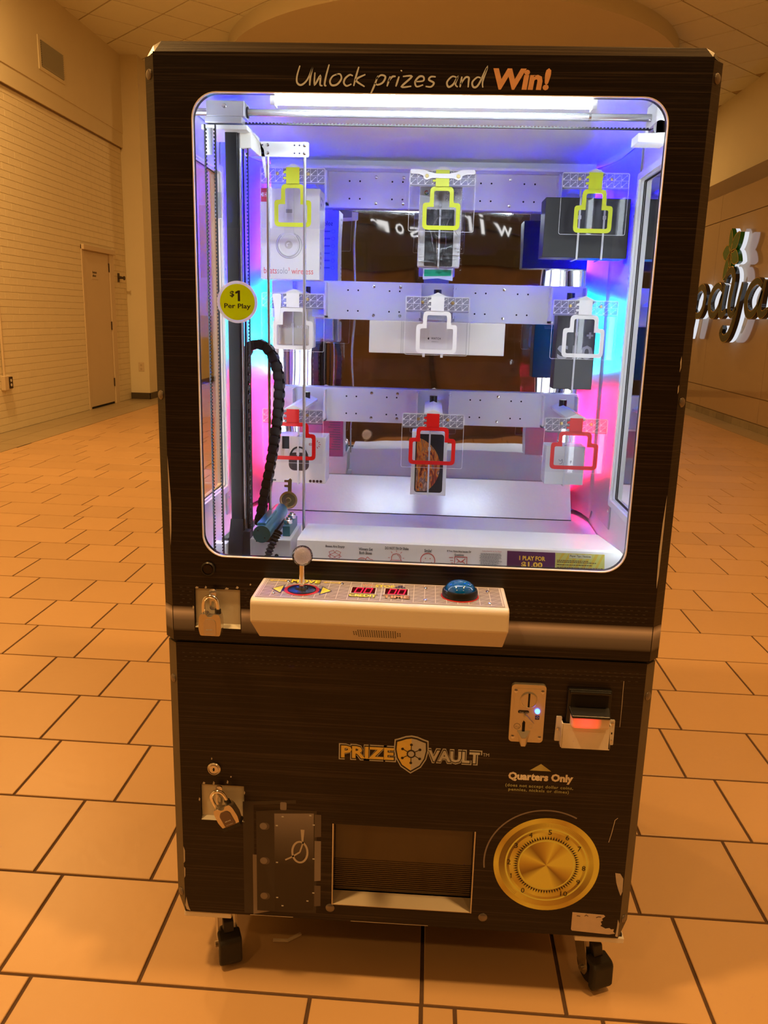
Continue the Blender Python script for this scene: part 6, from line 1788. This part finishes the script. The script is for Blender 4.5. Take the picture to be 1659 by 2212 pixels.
# 8 phone box with a planet on the screen
y0 = 0.5
fp = front(y0)
t = prize('planet_phone_box', 'white phone box showing an orange planet on a black screen, bottom middle', -0.0165, 0.069, 0.9565, 1.1115, y0, 0.048, 'card_white', tz=1.158)
MB(fp).poly(rrect(-0.007, 0.0605, 0.9635, 1.1055, 0.007, 5), 0.0, 0.0005).build('phone_picture', 'card_black', t)
m, nt, b = new_mat('planet_print')
geo = nt.nodes.new('ShaderNodeNewGeometry'); mp = nt.nodes.new('ShaderNodeMapping'); mp.inputs['Scale'].default_value = (38, 1, 16)
nt.links.new(geo.outputs['Position'], mp.inputs['Vector'])
nz = nt.nodes.new('ShaderNodeTexNoise'); nz.inputs['Scale'].default_value = 1.0; nz.inputs['Detail'].default_value = 5; nz.inputs['Distortion'].default_value = 2.5
nt.links.new(mp.outputs[0], nz.inputs['Vector'])
cr = nt.nodes.new('ShaderNodeValToRGB'); el = cr.color_ramp.elements
el[0].position = 0.30; el[0].color = srgb(60, 30, 28)
el[1].position = 0.72; el[1].color = srgb(214, 170, 150)
for p, c in ((0.42, srgb(170, 70, 30)), (0.50, srgb(226, 140, 40)), (0.60, srgb(110, 84, 84))):
    e_ = el.new(p); e_.color = c
nt.links.new(nz.outputs['Fac'], cr.inputs[0]); nt.links.new(cr.outputs[0], b.inputs['Base Color']); b.inputs['Roughness'].default_value = 0.4
M['planet'] = m
pts = [(-0.004, 1.0985)] + [(-0.02 + 0.073 * math.cos(a), 1.026 + 0.073 * math.sin(a)) for a in [math.radians(76 - 135 * i / 24) for i in range(25)]]
pts = [(max(-0.004, p[0]), max(0.9665, p[1])) for p in pts] + [(-0.004, 0.9665)]
MB(fp).poly(pts, 0.0008).build('planet_picture', 'planet', t)

# 9 white earbud box
y0 = 0.485
fp = front(y0)
t = prize('white_earbud_box', 'square white earbud box tied with a white strap, bottom right', 0.301, 0.3925, 0.9975, 1.0895, y0, 0.06, 'card_white', tz=1.158)
MB(fp).stroke(smooth_pts([(0.332, 1.058), (0.336, 1.054), (0.340, 1.058), (0.340, 1.050), (0.334, 1.047)], 4), 0.002, 0.0006).build('earbud_picture', 'pale_grey', t)
MB(fp).disc(0.3605, 1.053, 0.0022, 0.0006, n=14, ry=0.0034).build('earbud_mark', 'radio_b', t)

# ================================================================== padlocks
def padlock(name, label, c, ang, body_m, plate_m):
    y = -0.026
    t = thing(name, (c[0], y, c[1] - 0.03), label, 'padlock')
    ca_, sa_ = math.cos(ang), math.sin(ang)
    fr = frame((c[0], y, c[1]), (ca_, 0, sa_), (-sa_, 0, ca_), (0, -1, 0))
    o = plate('body', fr, [rpoly([(-0.0185, -0.024), (0.0185, -0.024), (0.0215, -0.010), (0.0205, 0.010), (0.0175, 0.0185), (0.007, 0.0185), (0.004, 0.013), (-0.004, 0.013), (-0.007, 0.0185), (-0.0175, 0.0185), (-0.0205, 0.010), (-0.0215, -0.010)], 0.003, 4)], -0.010, 0.010, body_m, t, bevel=0.003)
    plate('badge', fr, [rpoly([(-0.0115, -0.023), (0.0115, -0.023), (0.0115, 0.003), (0.007, 0.009), (-0.007, 0.009), (-0.0115, 0.003)], 0.003, 4)], 0.010, 0.0115, plate_m, t)
    bt_ = MB(fr)
    for z, n_, h_, w_ in ((-0.0125, 4, 0.0028, 0.0026), (-0.0198, 8, 0.0016, 0.0014)):
        for i in range(n_):
            x_ = (i - n_ / 2) * (w_ + 0.0006)
            bt_.rect(x_, x_ + w_ * random.uniform(0.5, 1), z, z + h_ * random.uniform(0.7, 1), 0.0118)
    bt_.build('badge_print', 'silver_print', t)
    MB(fr).tube(smooth_pts([(-0.0135, 0.016, 0), (-0.0135, 0.036, 0), (-0.010, 0.046, 0), (0.0, 0.0505, 0), (0.010, 0.046, 0), (0.0135, 0.036, 0), (0.0135, 0.016, 0)], 6), 0.0036, 12).build('shackle', 'chrome', t, smooth=True)
    MB(fr).cyl((0.0135, 0.0175, 0), (0.0135, 0.0255, 0), 0.0058, n=18).build('shackle_collar', 'black', t, smooth=True)
    if ang:
        plate('bumper', fr, [rpoly([(-0.0195, -0.0305), (0.0195, -0.0305), (0.0200, -0.0235), (-0.0200, -0.0235)], 0.002)], -0.0115, 0.0115, 'rubber', t, bevel=0.002)
    return t
M['lock_body'] = mat('brushed_lock_body', (0.62, 0.56, 0.46), 0.26, 0.9, vary=0.08, scale=50)
padlock('padlock', 'upright silver padlock hanging in the upper cut-out beside the control shelf', (-0.3695, 0.812), 0.0, 'lock_body', mat('lock_badge', (0.56, 0.48, 0.40), 0.3, 0.6))
padlock('padlock', 'tilted silver padlock hanging in the lower cut-out above the printed vault', (-0.3475, 0.4115), math.radians(27), 'lock_body', mat('lock_badge_dark', (0.16, 0.12, 0.10), 0.35, 0.6))

# stick lying on the floor under the machine
mb = MB().tube([(-0.283, 0.108, 0.0042), (-0.250, 0.110, 0.0042), (-0.224, 0.133, 0.0042)], 0.004, 8)
tag(mb.build('bent_stick', mat('pale_straw', (0.62, 0.50, 0.34), 0.6), smooth=True), 'short pale bent stick lying on the floor under the machine', 'stick')
